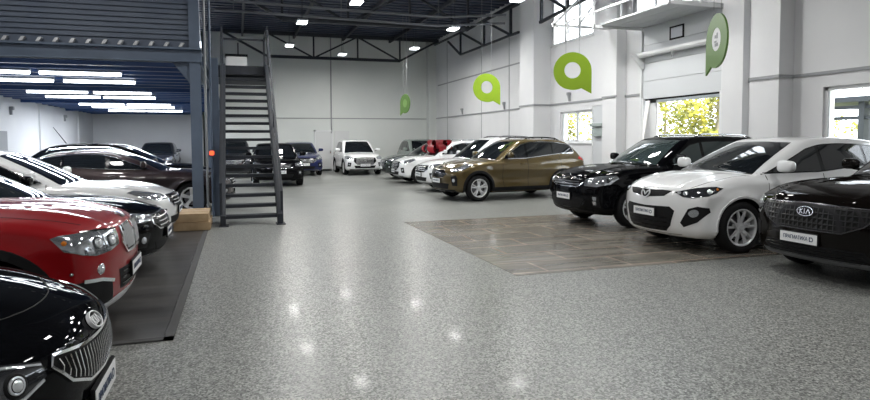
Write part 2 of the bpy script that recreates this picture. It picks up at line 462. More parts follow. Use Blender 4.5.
    def mirrors(s, m=None, z=.11, x=None):
        q = s.q; x = x or q['cx']-.52; zz = s.beltz(x)+z
        for sg in (1,-1):
            y = (s.hw+.09)*sg
            bm = B(); bmesh.ops.create_uvsphere(bm, u_segments=20, v_segments=12, radius=1)
            for v in bm.verts:
                a, b, c = v.co
                f = lambda t: math.copysign(abs(t)**.6, t)
                v.co = Vector((x+q.get('mir',1)*.075*f(a)*(1.0 if a > 0 else .45), y+sg*q.get('mir',1)*.115*f(b)+0*c, zz+q.get('mir',1)*.072*f(c)*(1-.12*b*sg)))
            o = obj('door_mirror', bm, m or s.paint, s.root, smooth=True)
            bm = B(); bar(bm, (x-.01, sg*(s.hw-.06), zz-.075), (x, y-sg*.03, zz-.06), .07, .028); obj('mirror_arm', bm, M['plastic'], o, bevel=.006)
            bm = B(); box(bm, x-.040, x-.034, min(y-.09,y+.09), max(y-.09,y+.09), zz-.05, zz+.05); obj('mirror_glass', bm, M['chrome'], o, bevel=.002)
    def wheels(s, rimm=None):
        q = s.q; r = q['r']; t = .115; rr = r*.69
        key = (r, q['rim']); 
        tyre = B(); lathe_y(tyre, [(rr-.005,-t+.02),(rr+.03,-t+.004),(r*.87,-t),(r-.025,-t+.012),(r-.004,-t+.04),(r,-t+.07),(r,t-.07),(r-.004,t-.04),(r-.025,t-.012),(r*.87,t),(rr+.03,t-.004),(rr-.005,t-.02)], 56, closed=True)
        for k in (-.045,0,.045):
            pass
        bmesh.ops.recalc_face_normals(tyre, faces=tyre.faces[:])
        tm = bpy.data.meshes.new('wheel'); tyre.to_mesh(tm); tyre.free(); tm.materials.append(M['rubber']); tm.shade_smooth()
        kind, n = q['rim']
        rb = B()
        # lip, barrel and back disc
        lathe_y(rb, [(rr+.004,t-.02),(rr+.006,t-.008),(rr-.006,t-.006),(rr-.022,t-.022),(rr-.03,.0),(rr-.03,-t+.03),(rr-.0,-t+.03)], 56, closed=True)
        def spoke(a, w0, w1, r0, r1):
            d = Vector((math.cos(a),0,math.sin(a))); sd = Vector((-math.sin(a),0,math.cos(a)))
            ys = [t-.040, t-.022, t-.016]
            secs = []
            for k, (rad, w, yy) in enumerate(((r0,w0,ys[0]),((r0+r1)/2,(w0+w1)/2,ys[1]),(r1,w1,ys[2]))):
                c = d*rad
                secs.append([rb.verts.new(c+sd*sx*w/2*ff+Vector((0,yy+dy,0))) for sx, ff, dy in ((-1,1,-.028),(-1,.72,0),(1,.72,0),(1,1,-.028))])
            for A, Bq in zip(secs, secs[1:]):
                for k in range(4): rb.faces.new((A[k],A[(k+1)%4],Bq[(k+1)%4],Bq[k]))
            rb.faces.new(secs[0]); rb.faces.new(secs[-1][::-1])
        for k in range(n):
            a = PI/2+2*PI*k/n
            if kind == 'twin': 
                for da in (-.17,.17):
                    # splayed pair
                    d0 = a+da*.9; spoke(a+da, .036, .046, .045, rr-.008)
            elif kind == 'vee':
                for da in (-.27,.27): spoke(a+da, .032, .036, .05, rr-.008)
                spoke(a, .05, .03, .04, rr*.6)
            elif kind == 'wide': spoke(a, .062, .095, .04, rr-.008)
            else: spoke(a, .03, .034, .04, rr-.008)
        lathe_y(rb, [(.001,t-.022),(.030,t-.022),(.036,t-.028),(.070,t-.034),(.074,t-.06),(.001,t-.06)], 24)
        bmesh.ops.recalc_face_normals(rb, faces=rb.faces[:])
        rm = bpy.data.meshes.new('rim'); rb.to_mesh(rm); rb.free(); rm.materials.append(rimm or M['alloy'])
        db = B(); lathe_y(db, [(.001,-.02),(rr-.03,-.02),(rr-.03,-.035),(.001,-.035)], 40); 
        bmesh.ops.recalc_face_normals(db, faces=db.faces[:])
        dm = bpy.data.meshes.new('hub_plate'); db.to_mesh(dm); db.free(); dm.materials.append(M['plastic'])
        bb = B(); lathe_y(bb, [(.001,.03),(rr*.68,.03),(rr*.68,.008),(.001,.008)], 36)
        bmesh.ops.recalc_face_normals(bb, faces=bb.faces[:])
        bk = bpy.data.meshes.new('brake_disc'); bb.to_mesh(bk); bb.free(); bk.materials.append(M['alloy_dark'])
        for wx in (0,-q['WB']):
            for sg in (1,-1):
                o = bpy.data.objects.new('wheel', tm); C.objects.link(o); o.parent = s.root
                o.location = (wx, sg*(s.hw-.135), r); o.rotation_euler = (0,0,0 if sg > 0 else PI)
                for nm_, me in (('rim',rm),('brake_disc',bk),('hub_plate',dm)):
                    c = bpy.data.objects.new(nm_, me); C.objects.link(c); c.parent = o
    def plate(s, z=.55, y=0, text='ПРАГМАТИКА', w=.47, rear=True, tilt=0.):
        for front in ((True,False) if rear else (True,)):
            p = s.hit(('F' if front else 'R', y, z)); sx = 1 if front else -1
            bm = B(); box(bm, -.01, .01, -w/2-.012, w/2+.012, -.068, .068); fr = obj('license_plate', bm, M['plastic'], s.root, bevel=.004)
            fr.location = p+Vector((sx*.012,0,0)); fr.rotation_euler = (0, -tilt*sx, 0 if front else PI)
            bm = B(); box(bm, .010, .014, -w/2, w/2, -.056, .056); pl = obj('plate_face', bm, M['plate'], fr)
            if text:
                tm = text_mesh(text, .058, .001, .0008); tm.materials.append(M['plate_text'])
                # letters lie in x-y of the text: turn them to face +x
                R = Matrix(((0,0,1),(1,0,0),(0,1,0))).to_4x4()
                tm.transform(R); tm.transform(Matrix.Translation((.0155, -.035, 0)))
                xs = [v.co.y for v in tm.vertices]; f = .31/(max(xs)-min(xs)+1e-6); tm.transform(Matrix.Translation((0,-.035,0)) @ Matrix.Diagonal((1,f,1,1)) @ Matrix.Translation((0,.035,0)))
                lt = link('plate_lettering', tm, [], fr)
                bm = B(); lathe_y(bm, [(.026,0),(.026,.002),(.017,.002),(.017,0)], 20, closed=True)
                for v in bm.verts: a,b,c = v.co; v.co = (.014+b, .165+a, c)
                box(bm, .014, .016, .141, .150, -.026, .026)
                obj('plate_logo', bm, M['plate_text'], fr)
    def emblem(s, p, kind, size=.07, m=None, tiltx=None):
        h = s.hit(p); n = Vector(s.nrm([h])[0]); m = m or M['chrome']
        # local frame: z out of the surface, y up
        z = n; x = Vector((0,0,1)).cross(z).normalized(); y = z.cross(x)
        Mx = Matrix((x,y,z)).transposed().to_4x4(); Mx.translation = h+n*.012
        bm = B()
        def ring(rx, ry, w, d=.008, cx=0, cy=0, a0=0, a1=2*PI, n=28):
            cl = abs(a1-a0-2*PI) < 1e-3; pts = []
            for k in range(n+(0 if cl else 1)):
                a = a0+(a1-a0)*k/n; pts.append([bm.verts.new((cx+(rx+o)*math.cos(a), cy+(ry+o)*math.sin(a), zz)) for o, zz in ((-w/2,-.01),(-w/2,d),(w/2,d),(w/2,-.01))])
            L = list(zip(pts, pts[1:]+([pts[0]] if cl else [])))
            for A, Bq in (L if cl else L[:len(pts)-1]):
                for k in range(4): bm.faces.new((A[k],A[(k+1)%4],Bq[(k+1)%4],Bq[k]))
        k = size
        def stroke(pts, w):
            for a, b in zip(pts, pts[1:]): bar(bm, (a[0]*k,a[1]*k,.002), (b[0]*k,b[1]*k,.002), w, .010)
        if kind == 'kia':
            ring(k*1.9, k, k*.16)
            stroke([(-1.2,.55),(-1.2,-.55)], k*.22); stroke([(-.6,.55),(-1.1,.0),(-.55,-.55)], k*.2)
            stroke([(-.15,.55),(-.15,-.55)], k*.22); stroke([(.25,-.55),(.72,.5),(1.2,-.55)], k*.2)
        elif kind == 'mazda':
            ring(k*1.25, k, k*.15); stroke([(-1.1,.35),(-.55,.25),(0,-.45),(.55,.25),(1.1,.35)], k*.24)
        elif kind == 'roundel':
            ring(k, k, k*.2)
        elif kind == 'lines':
            ring(k*1.2, k*.8, k*.16); stroke([(-.7,.1),(0,.55),(.7,.1)], k*.15)
        o = obj('emblem', bm, m, s.root); o.matrix_local = Mx
        if kind == 'roundel':
            for q4, mm in ((0,M['blue']),(1,M['plate']),(2,M['blue']),(3,M['plate'])):
                bm = B(); pts = [(0,0)]+[(k*.9*math.cos(a), k*.9*math.sin(a)) for a in np.linspace(q4*PI/2, (q4+1)*PI/2, 8)]
                prism(bm, pts, 'z', -.008, .004); obj('emblem_field', bm, mm, o)
        elif kind == 'kia':
            bm = B(); prism(bm, [(k*1.88*math.cos(a), k*.98*math.sin(a)) for a in np.linspace(0, 2*PI, 28, endpoint=False)], 'z', -.012, -.001); obj('emblem_field', bm, M['gloss_black'], o)
        return o
    def rails(s, m=None):
        q = s.q; y = s.hw-.13-q['tumble']-.035
        for sg in (1,-1):
            bm = B(); pts = []
            xs = np.linspace(q['hx']-.40, q['rx']+.25, 9)
            for i, x in enumerate(xs):
                p = s.hit(('T',x,y)); pts.append((x, sg*y, p.z+(.04 if 0 < i < 8 else .0)))
            tube(bm, pts, .017, 8)
            for i in (1,4,7): tube(bm, [(pts[i][0],sg*y,pts[i][2]-.06), pts[i]], .015, 6)
            obj('roof_rail', bm, m or M['chrome'], s.root, smooth=True)
    def tail_lamps(s):
        q = s.q; z = q['beltR']-.10 if not q['deck'] else q['deck']-.16; T = s.tail
        s.patch('tail_light', [('S',T+.12,z+.07),('S',T+.40,z+.04),('S',T+.46,z-.02),('S',T+.14,z-.15),('S',T+.06,z-.12)], M['red_lamp'], (.75,-1,0), off=.008, res=.06, mirror=True)
        s.patch('rear_bumper_trim', [('R',-.7,q['nb']+.04),('R',.7,q['nb']+.04),('R',.68,q['nb']+.17),('R',-.68,q['nb']+.17)], M['plastic'], 'R', off=.006, res=.1)
    def lens(s, pts, r=.035, m=None, parent=None, off=.012):
        """round projector lens on a headlamp"""
        for p in pts:
            h = s.hit(p); n = Vector(s.nrm([h])[0])
            x = Vector((0,0,1)).cross(n).normalized(); y = n.cross(x)
            Mx = Matrix((x,y,n)).transposed().to_4x4(); Mx.translation = h+n*off
            for i, sg in enumerate((1,-1)):
                bm = B(); rings = []
                for rad, zz in ((r,-.012),(r,.0),(r*.82,.004),(r*.72,-.002),(r*.6,.006),(r*.3,.012)):
                    rings.append([bm.verts.new(Mx @ Vector((rad*math.cos(2*PI*k/20), rad*math.sin(2*PI*k/20), zz))) for k in range(20)])
                for A, Bq in zip(rings, rings[1:]):
                    for k in range(20): bm.faces.new((A[k],A[(k+1)%20],Bq[(k+1)%20],Bq[k]))
                bm.faces.new(rings[-1])
                for v in bm.verts: v.co.y *= sg
                bmesh.ops.recalc_face_normals(bm, faces=bm.faces[:])
                par = parent[i] if isinstance(parent, (list,tuple)) else (parent or s.root)
                obj('lamp_lens', bm, m or M['lens'], par, smooth=True)
    def sym(s, half):
        """close a half outline given for y >= 0 (from centre outward) into a full one"""
        return half+[(a,-b,c) for a,b,c in half[::-1] if abs(b) > 1e-6]
# ------------------------------------------------------------------ the individual cars
def common(c, arch=None, archw=.055, glassm=None, surround=None, mirror=None, sill=True, **k):
    c.glasshouse(glassm, surround=surround); c.seams(); c.arches(arch, archw, sill); c.mirrors(mirror); c.wheels(k.get('rimm')); c.tail_lamps()

def white_crossover(loc, rz, label, **kw):      # long raked windscreen, low wide mouth
    c = Car('crossover', label, 'car', M['white_paint'], loc, rz, L=4.68, WB=2.75, FO=.93, W=1.87, H=1.645, r=.37, nb=.20, hf=.955, hc=1.13, cx=-.13, hx=-1.18, dlo_front=.30, mir=1.15,
            belt=1.08, beltR=1.19, rx=-3.0, bx=-3.5, bpil=-1.55, cpil=-2.45, dlo_end=-3.12, dlo_rake=.1, bowF=.40, nose_low=.46, tumble=.21, k=.12, arch=.045, rim=('vee',5), res=.025, **kw)
    common(c, M['white_paint'], .035, surround=None)
    c.patch('grille', c.sym([('F',0,.765),('F',.36,.80),('F',.46,.875),('F',.30,.882),('F',0,.87)]), M['plastic'], 'F', mirror=False)
    c.patch('lower_grille', c.sym([('F',0,.29),('F',.38,.30),('F',.46,.38),('F',.53,.60),('F',.46,.655),('F',0,.64)]), M['plastic'], 'F')
    for z in (.35,.42,.49): c.ribbon('grille_bar', [('F',-.42,z),('F',.42,z)], M['gloss_black'], w=.018, off=.012)
    hl = c.patch('headlight', [('F',.50,.86),('F',.62,.80),('F',.74,.79),('S',.56,.82),('S',.44,.86),('S',.32,.925),('S',.40,.945),('F',.70,.925)], M['lamp_dark'], (-1,-.9,-.35), off=.006, res=.05, mirror=True)
    c.lens([('F',.64,.85)], .034, M['lens'], hl); c.lens([('S',.52,.88)], .036, M['lens'], hl); c.lens([('S',.41,.91)], .016, M['amber'], hl); c.lens([('F',.56,.855)], .026, M['lens'], hl)
    fg = c.patch('fog_light_bezel', [('F',.60,.44),('F',.70,.64),('F',.80,.68),('S',.54,.66),('S',.52,.60),('F',.80,.46),('F',.64,.38)], M['plastic'], (-1,-.6,0), off=.004, mirror=True)
    fl = c.patch('fog_light', [('F',.695,.575),('F',.73,.625),('F',.79,.64),('F',.82,.60),('F',.80,.54),('F',.74,.52)], M['lamp'], (-1,-.7,0), off=.010, mirror=True, parent=fg, smooth_poly=2)
    c.emblem(('F',0,.825), 'mazda', .072, M['alloy']); c.plate(.555, .0)
    c.patch('bumper_lip', c.sym([('F',0,.215),('F',.60,.215),('F',.58,.265),('F',0,.262)]), M['plastic'], 'F')
    return c
def kia_front(c, grille=(.60,.90,.50,.42), lamp='lamp_dark', tiger=True):
    pass
def black_suv_old(loc, rz, label, **kw):     # black seven-seat SUV of the previous shape
    c = Car('suv', label, 'car', M['black_paint'], loc, rz, L=4.70, WB=2.70, FO=.93, W=1.885, H=1.69, r=.365, nb=.23, hf=.98, hc=1.15, cx=-.38, hx=-1.16, belt=1.12, beltR=1.19,
            rx=-3.2, bx=-3.62, bpil=-1.58, cpil=-2.45, dlo_end=-3.2, bowF=.30, nose_low=.44, tumble=.19, rim=('twin',5), res=.03, **kw)
    common(c, M['black_paint'], .05, surround='belt', glassm=M['glass_green'])
    g = c.patch('grille', c.sym([('F',0,.74),('F',.40,.75),('F',.52,.83),('F',.50,.895),('F',0,.90)]), M['gloss_black'], 'F')
    c.ribbon('grille_surround', c.sym([('F',0,.74),('F',.40,.75),('F',.52,.83),('F',.50,.895),('F',0,.90)]), M['chrome'], w=.014, closed=True)
    for z in (.79,.84): c.ribbon('grille_bar', [('F',-.44,z),('F',.44,z)], M['alloy_dark'], w=.016, off=.012)
    hl = c.patch('headlight', [('F',.54,.88),('F',.56,.77),('F',.80,.76),('S',.52,.80),('S',.34,.91),('S',.38,.96),('F',.66,.93)], M['lamp'], (-1,-.9,-.25), off=.006, mirror=True)
    c.lens([('F',.66,.845)], .05, M['lens'], hl); c.lens([('S',.56,.87)], .04, M['lamp_dark'], hl)
    c.patch('lower_grille', c.sym([('F',0,.36),('F',.44,.36),('F',.56,.50),('F',.54,.545),('F',0,.545)]), M['plastic'], 'F')
    fb = c.patch('fog_light_bezel', [('F',.70,.60),('F',.83,.61),('F',.85,.40),('F',.73,.40)], M['plastic'], (-1,-.5,0), mirror=True)
    for z in (.55,.47): c.patch('fog_light', [('F',.735,z+.033),('F',.80,z+.033),('F',.80,z-.033),('F',.745,z-.033)], M['lamp'], (-1,-.5,0), off=.012, mirror=True, parent=fb)
    c.patch('front_skirt', c.sym([('F',0,.245),('F',.70,.25),('F',.72,.33),('F',0,.33)]), M['plastic'], 'F')
    c.emblem(('F',0,.93), 'kia', .055); c.plate(.56); c.rails()
    return c
def black_suv_new(loc, rz, label, **kw):     # large black SUV with honeycomb grille
    c = Car('suv', label, 'car', M['brownblack_paint'], loc, rz, L=4.81, WB=2.815, FO=.94, W=1.90, H=1.70, r=.37, nb=.20, hf=1.0, hc=1.15, cx=-.56, hx=-1.38, belt=1.12, beltR=1.18, k=.09,
            rx=-3.35, bx=-3.75, bpil=-1.66, cpil=-2.55, dlo_end=-3.3, bowF=.30, nose_low=.46, tumble=.20, rim=('twin',5), res=.025, **kw)
    common(c, M['plastic'], .06, surround='chrome')
    G = c.sym([('F',0,.60),('F',.40,.60),('F',.60,.69),('F',.68,.77),('F',.64,.875),('F',0,.895)])
    g = c.patch('grille', G, M['honeycomb'], 'F', off=.004)
    c.ribbon('grille_surround', G, M['chrome_dark'], w=.016, closed=True)
    hl = c.patch('headlight', [('F',.70,.89),('F',.70,.79),('F',.80,.76),('S',.55,.78),('S',.40,.86),('S',.44,.93),('F',.76,.915)], M['lamp_dark'], (-1,-.9,-.1), off=.006, mirror=True)
    c.lens([('F',.77,.84)], .03, M['lens'], hl)
    c.ribbon('light_blade', [('F',.70,.77),('F',.76,.71),('F',.82,.73)], M['chrome'], w=.018, off=.010, mirror=True)
    c.patch('lower_grille', c.sym([('F',0,.29),('F',.55,.29),('F',.66,.36),('F',.60,.43),('F',0,.43)]), M['plastic'], 'F')
    for z in (.33,.37,.405): c.ribbon('grille_bar', [('F',-.60,z),('F',.60,z)], M['gloss_black'], w=.014, off=.012)
    c.patch('fog_light_bezel', [('F',.74,.60),('F',.86,.62),('F',.87,.42),('F',.76,.44)], M['plastic'], (-1,-.5,0), mirror=True)
    c.patch('front_skirt', c.sym([('F',0,.235),('F',.70,.24),('F',.72,.30),('F',0,.30)]), M['alloy_dark'], 'F')
    c.emblem(('F',0,.80), 'kia', .052); c.plate(.495, -.07)
    return c
def ochre_suv(loc, rz, label, **kw):
    c = Car('suv', label, 'car', M['ochre_paint'], loc, rz, L=4.50, WB=2.67, FO=.83, W=1.855, H=1.67, r=.35, nb=.22, hf=.90, hc=1.10, cx=-.38, hx=-1.22, belt=1.08, beltR=1.20,
            rx=-3.0, bx=-3.44, bpil=-1.52, cpil=-2.38, dlo_end=-3.05, dlo_rake=.05, bowF=.34, bowR=.28, nose_low=.44, tumble=.22, rim=('twin',5), res=.03, k=.10, **kw)
    common(c, M['plastic'], .075, surround='chrome')
    g = c.patch('grille', c.sym([('F',0,.62),('F',.34,.64),('F',.46,.72),('F',.34,.83),('F',0,.82)]), M['gloss_black'], 'F')
    hl = c.patch('headlight', [('F',.54,.86),('F',.58,.78),('F',.74,.78),('S',.46,.83),('S',.14,.96),('S',.24,.99),('F',.66,.90)], M['lamp'], (-1,-.9,-.4), off=.006, mirror=True)
    c.lens([('F',.66,.825)], .035, M['lens'], hl)
    c.patch('lower_grille', c.sym([('F',0,.32),('F',.50,.33),('F',.56,.47),('F',0,.49)]), M['plastic'], 'F')
    fb = c.patch('fog_light_bezel', [('F',.62,.66),('F',.76,.70),('S',.60,.62),('F',.80,.42),('F',.66,.42)], M['plastic'], (-1,-.6,0), mirror=True)
    c.lens([('F',.71,.56)], .045, M['lens'], fb)
    c.patch('front_skirt', c.sym([('F',0,.235),('F',.70,.24),('F',.70,.31),('F',0,.30)]), M['plastic'], 'F')
    c.emblem(('F',0,.88), 'kia', .05); c.plate(.54); c.rails(M['gloss_black'])
    return c
def red_coupe_suv(loc, rz, label, **kw):
    c = Car('suv', label, 'car', M['red_paint'], loc, rz, L=4.67, WB=2.81, FO=.86, W=1.885, H=1.62, r=.37, nb=.22, hf=.99, hc=1.13, cx=-.50, hx=-1.35, belt=1.09, beltR=1.19,
            rx=-2.9, bx=-3.6, bpil=-1.75, cpil=-2.65, dlo_end=-3.2, bowF=.30, nose_low=.50, tumble=.22, arch=.06, rim=('twin',5), res=.02, k=.10, **kw)
    common(c, M['plastic'], .075, surround='chrome')
    for sg in (1,-1):
        K = [('F',sg*.04,.69),('F',sg*.30,.69),('F',sg*.385,.78),('F',sg*.33,.90),('F',sg*.07,.915),('F',sg*.035,.83)]
        gr = c.patch('kidney_grille', K, M['plastic'], 'F', off=.004, res=.06)[0]
        c.ribbon('grille_surround', K, M['chrome'], w=.022, off=.014, closed=True, parent=gr)
        for y in np.linspace(.075, .34, 8):
            zt = .90 if y < .30 else .86; zb = .715 if y < .3 else .745
            c.ribbon('grille_fin', [('F',sg*y,zb),('F',sg*y,zt)], M['alloy'], w=.012, off=.014, parent=gr)
    hl = c.patch('headlight', [('F',.42,.90),('F',.44,.78),('F',.58,.745),('F',.74,.735),('F',.84,.76),('S',.52,.80),('S',.43,.90),('S',.48,.915),('F',.66,.915)], M['lamp'], (-1,-.8,-.15), off=.006, res=.035, mirror=True)
    c.ribbon('lamp_brow', [('F',.42,.902),('F',.66,.917),('F',.78,.92)], M['gloss_black'], w=.014, off=.012, mirror=True, parent=hl)
    for p in (('F',.545,.825),('F',.70,.825)):
        c.lens([p], .055, M['lamp_dark'], hl, .010); c.lens([p], .038, M['lens'], hl, .018)
    c.lens([('S',.52,.86)], .018, M['amber'], hl, .010)
    c.ribbon('lamp_divider', [('F',.622,.75),('F',.63,.91)], M['chrome'], w=.012, off=.012, mirror=True, parent=hl)
    # bumper intakes
    ai = c.patch('air_intake', [('F',.50,.33),('F',.56,.50),('F',.80,.56),('S',.56,.55),('S',.54,.50),('F',.84,.42),('F',.76,.33)], M['plastic'], (-1,-.6,0), off=.004, res=.04, mirror=True)
    c.ribbon('intake_blade', [('F',.55,.505),('F',.70,.545),('F',.84,.56)], M['chrome'], w=.032, off=.016, mirror=True, parent=ai)
    c.lens([('F',.70,.625)], .042, M['chrome'], None, .006); c.lens([('F',.70,.625)], .030, M['lens'], None, .012)
    c.patch('lower_grille', c.sym([('F',0,.40),('F',.40,.40),('F',.46,.57),('F',0,.58)]), M['plastic'], 'F')
    for z in (.44,.49,.54): c.ribbon('grille_bar', [('F',-.40,z),('F',.40,z)], M['gloss_black'], w=.014, off=.012)
    c.patch('front_skirt', c.sym([('F',0,.25),('F',.68,.26),('F',.60,.33),('F',.40,.36),('F',0,.36)]), M['alloy'], 'F')
    c.patch('bumper_trim', c.sym([('F',0,.225),('F',.80,.235),('F',.78,.262),('F',0,.25)]), M['plastic'], 'F')
    c.lens([('S',.56,.625)], .014, M['chrome'], None, .004)
    c.emblem(('F',0,.965), 'roundel', .041); c.plate(.53)
    return c
def black_sedan_near(loc, rz, label, **kw):
    c = Car('sedan', label, 'car', M['black_paint'], loc, rz, L=4.86, WB=2.805, FO=.97, W=1.86, H=1.47, r=.335, nb=.16, hf=.80, hc=1.01, cx=-.40, hx=-1.45, belt=.98, beltR=1.02, deck=1.07,
            rx=-2.75, bx=-3.25, bpil=-1.72, cpil=-2.55, dlo_end=-2.95, bowF=.42, nose_low=.40, tumble=.20, rim=('twin',5), res=.017, k=.13, **kw)
    common(c, M['black_paint'], .03, surround='chrome', sill=False)
    Gt = [('F',0,.665),('F',.25,.675),('F',.47,.70),('F',.50,.665),('F',.40,.565),('F',.24,.505),('F',0,.49)]
    G = c.sym(Gt)
    g = c.patch('grille', G, M['plastic'], 'F', off=.003, res=.04)[0]
    c.ribbon('grille_surround', G, M['chrome'], w=.016, off=.012, closed=True)
    for y in np.linspace(-.455, .455, 27):
        a = abs(y); zt = np.interp(a, [0,.25,.47,.5], [.655,.665,.685,.65]); zb = np.interp(a, [0,.24,.40,.5], [.50,.515,.575,.65])
        c.ribbon('grille_fin', [('F',y,zb+.004),('F',y*.975,zb+.03),('F',y*1.0,zt-.004)], M['chrome'], w=.008, off=.016, parent=g)
    hl = c.patch('headlight', [('F',.53,.70),('F',.53,.64),('F',.64,.58),('F',.78,.565),('S',.56,.58),('S',.34,.665),('S',.14,.80),('S',.24,.80),('F',.80,.765),('F',.66,.74)], M['lamp_dark'], (-1,-.8,-.3), off=.005, res=.03, mirror=True)
    c.lens([('F',.66,.655)], .05, M['plastic'], hl, .008); c.lens([('F',.66,.655)], .037, M['lens'], hl, .014)
    c.lens([('F',.78,.67)], .045, M['lamp'], hl, .010)
    c.ribbon('light_blade', [('F',.54,.69),('F',.66,.725),('F',.80,.75)], M['lens'], w=.012, off=.012, mirror=True, parent=hl)
    c.ribbon('light_blade', [('F',.55,.63),('F',.64,.595),('F',.78,.585),('F',.84,.62)], M['lens'], w=.012, off=.012, mirror=True, parent=hl)
    c.patch('lower_grille', c.sym([('F',0,.24),('F',.40,.25),('F',.50,.34),('F',.46,.42),('F',0,.42)]), M['plastic'], 'F')
    ai = c.patch('air_intake', [('F',.60,.26),('F',.62,.40),('F',.80,.47),('F',.84,.40),('F',.78,.27)], M['plastic'], (-1,-.6,0), mirror=True)
    c.emblem(('F',0,.715), 'kia', .042, M['alloy']); c.plate(.385)
    # bonnet front shut line
    c.ribbon('panel_gap', [('T',c.q['FO']-.26-.30*abs(t)**2.2, t*(c.hw-.24)) for t in np.linspace(-1,1,15)], M['seam'], w=.007, off=.002)
    return c
def generic(name, pm, loc, rz, label, kind='suv', group=None, front='kia', text='ПРАГМАТИКА', rail=False, arch=None, glassm=None, surround=None, **kw):
    base = dict(suv={}, sedan=dict(L=4.7, WB=2.75, FO=.93, W=1.84, H=1.46, r=.33, nb=.18, hf=.76, hc=.95, cx=-.42, hx=-1.42, belt=.94, beltR=.98, deck=1.03, rx=-2.7, bx=-3.2, bpil=-1.68, cpil=-2.5, dlo_end=-2.9, bowF=.36, nose_low=.42, k=.11),
        wagon=dict(L=4.7, WB=2.8, FO=.92, W=1.85, H=1.50, r=.345, nb=.2, hf=.82, hc=1.0, cx=-.45, hx=-1.4, belt=.98, beltR=1.06, rx=-2.95, bx=-3.55, bpil=-1.7, cpil=-2.55, dlo_end=-3.15, bowF=.34, nose_low=.45, k=.10))[kind]
    d = dict(base); d.update(kw); c = Car(name, label, 'car', pm, loc, rz, group, **d)
    common(c, arch or pm, .065 if arch else .035, glassm, surround)
    q = c.q; a = (q['hf']-q['nb'])/.66; z = lambda t: q['nb']+(t-.22)*a      # heights scaled to this nose
    W = (c.hw-.06)/.87
    if front == 'wide':      # low wide grille with slats
        G = c.sym([('F',0,z(.62)),('F',.42*W,z(.63)),('F',.56*W,z(.72)),('F',.52*W,z(.83)),('F',0,z(.84))])
    elif front == 'big':
        G = c.sym([('F',0,z(.50)),('F',.38*W,z(.51)),('F',.54*W,z(.66)),('F',.52*W,z(.82)),('F',0,z(.84))])
    else:
        G = c.sym([('F',0,z(.68)),('F',.40*W,z(.69)),('F',.50*W,z(.76)),('F',.46*W,z(.84)),('F',0,z(.85))])
    zz = [g[2] for g in G]; zlo, zhi = min(zz), max(zz)
    g = c.patch('grille', G, M['gloss_black'], 'F')[0]
    c.ribbon('grille_surround', G, M['chrome'], w=.018, closed=True)
    for k in (1,2,3) if front != 'big' else (1,2,3,4,5):
        zk = zlo+(zhi-zlo)*k/(4 if front != 'big' else 6); c.ribbon('grille_bar', [('F',-.42*W,zk),('F',.42*W,zk)], M['alloy'] if front != 'kia' else M['alloy_dark'], w=.014, off=.012, parent=g)
    FO = q['FO']
    hl = c.patch('headlight', [('F',.56*W,z(.85)),('F',.58*W,z(.77)),('F',.80*W,z(.76)),('S',FO-.40,z(.79)),('S',FO-.66,z(.90)),('S',FO-.58,z(.93)),('F',.72*W,z(.90))], M['lamp'], (-1,-.9,-.25), off=.006, mirror=True)
    c.lens([('F',.68*W,z(.82))], .04, M['lens'], hl)
    c.patch('lower_grille', c.sym([('F',0,z(.34)),('F',.46*W,z(.34)),('F',.52*W,z(.46)),('F',0,z(.47))]), M['plastic'], 'F')
    fb = c.patch('fog_light_bezel', [('F',.64*W,z(.60)),('F',.80*W,z(.62)),('F',.82*W,z(.42)),('F',.68*W,z(.42))], M['plastic'], (-1,-.5,0), mirror=True)
    c.lens([('F',.74*W,z(.52))], .04, M['lens'], fb)
    c.patch('front_skirt', c.sym([('F',0,z(.235)),('F',.70*W,z(.24)),('F',.70*W,z(.30)),('F',0,z(.30))]), M['plastic'] if front == 'kia' else M['alloy_dark'], 'F')
    c.emblem(('F',0,(zlo+zhi)/2 if front != 'kia' else zhi+.03), 'lines', .05)
    c.plate(z(.55) if front != 'big' else z(.48), text=text)
    if rail: c.rails(M['alloy_dark'] if rail == 'dark' else M['chrome'])
    return c
M['chrome_dark'] = mat('dark chrome', (.12,.12,.13), .25, 1.)
def honeycomb():
    m = mat('honeycomb grille', (.008,.008,.009), .35, 0, 0., spec=.3); nt = m.node_tree; b = nt.nodes['Principled BSDF']
    tc = nt.nodes.new('ShaderNodeTexCoord'); v = nt.nodes.new('ShaderNodeTexVoronoi'); v.feature = 'DISTANCE_TO_EDGE'; v.inputs['Scale'].default_value = 17; v.inputs['Randomness'].default_value = .0
    r = nt.nodes.new('ShaderNodeValToRGB'); r.color_ramp.elements[0].position = .08; r.color_ramp.elements[1].position = .16
    r.color_ramp.elements[0].color = (.016,.016,.018,1); r.color_ramp.elements[1].color = (.003,.003,.003,1)
    nt.links.new(tc.outputs['Object'], v.inputs['Vector']); nt.links.new(v.outputs['Distance'], r.inputs['Fac']); nt.links.new(r.outputs['Color'], b.inputs['Base Color'])
    bp = nt.nodes.new('ShaderNodeBump'); bp.invert = True; bp.inputs['Distance'].default_value = .02; nt.links.new(v.outputs['Distance'], bp.inputs['Height']); nt.links.new(bp.outputs['Normal'], b.inputs['Normal'])
    return m
M['honeycomb'] = honeycomb()
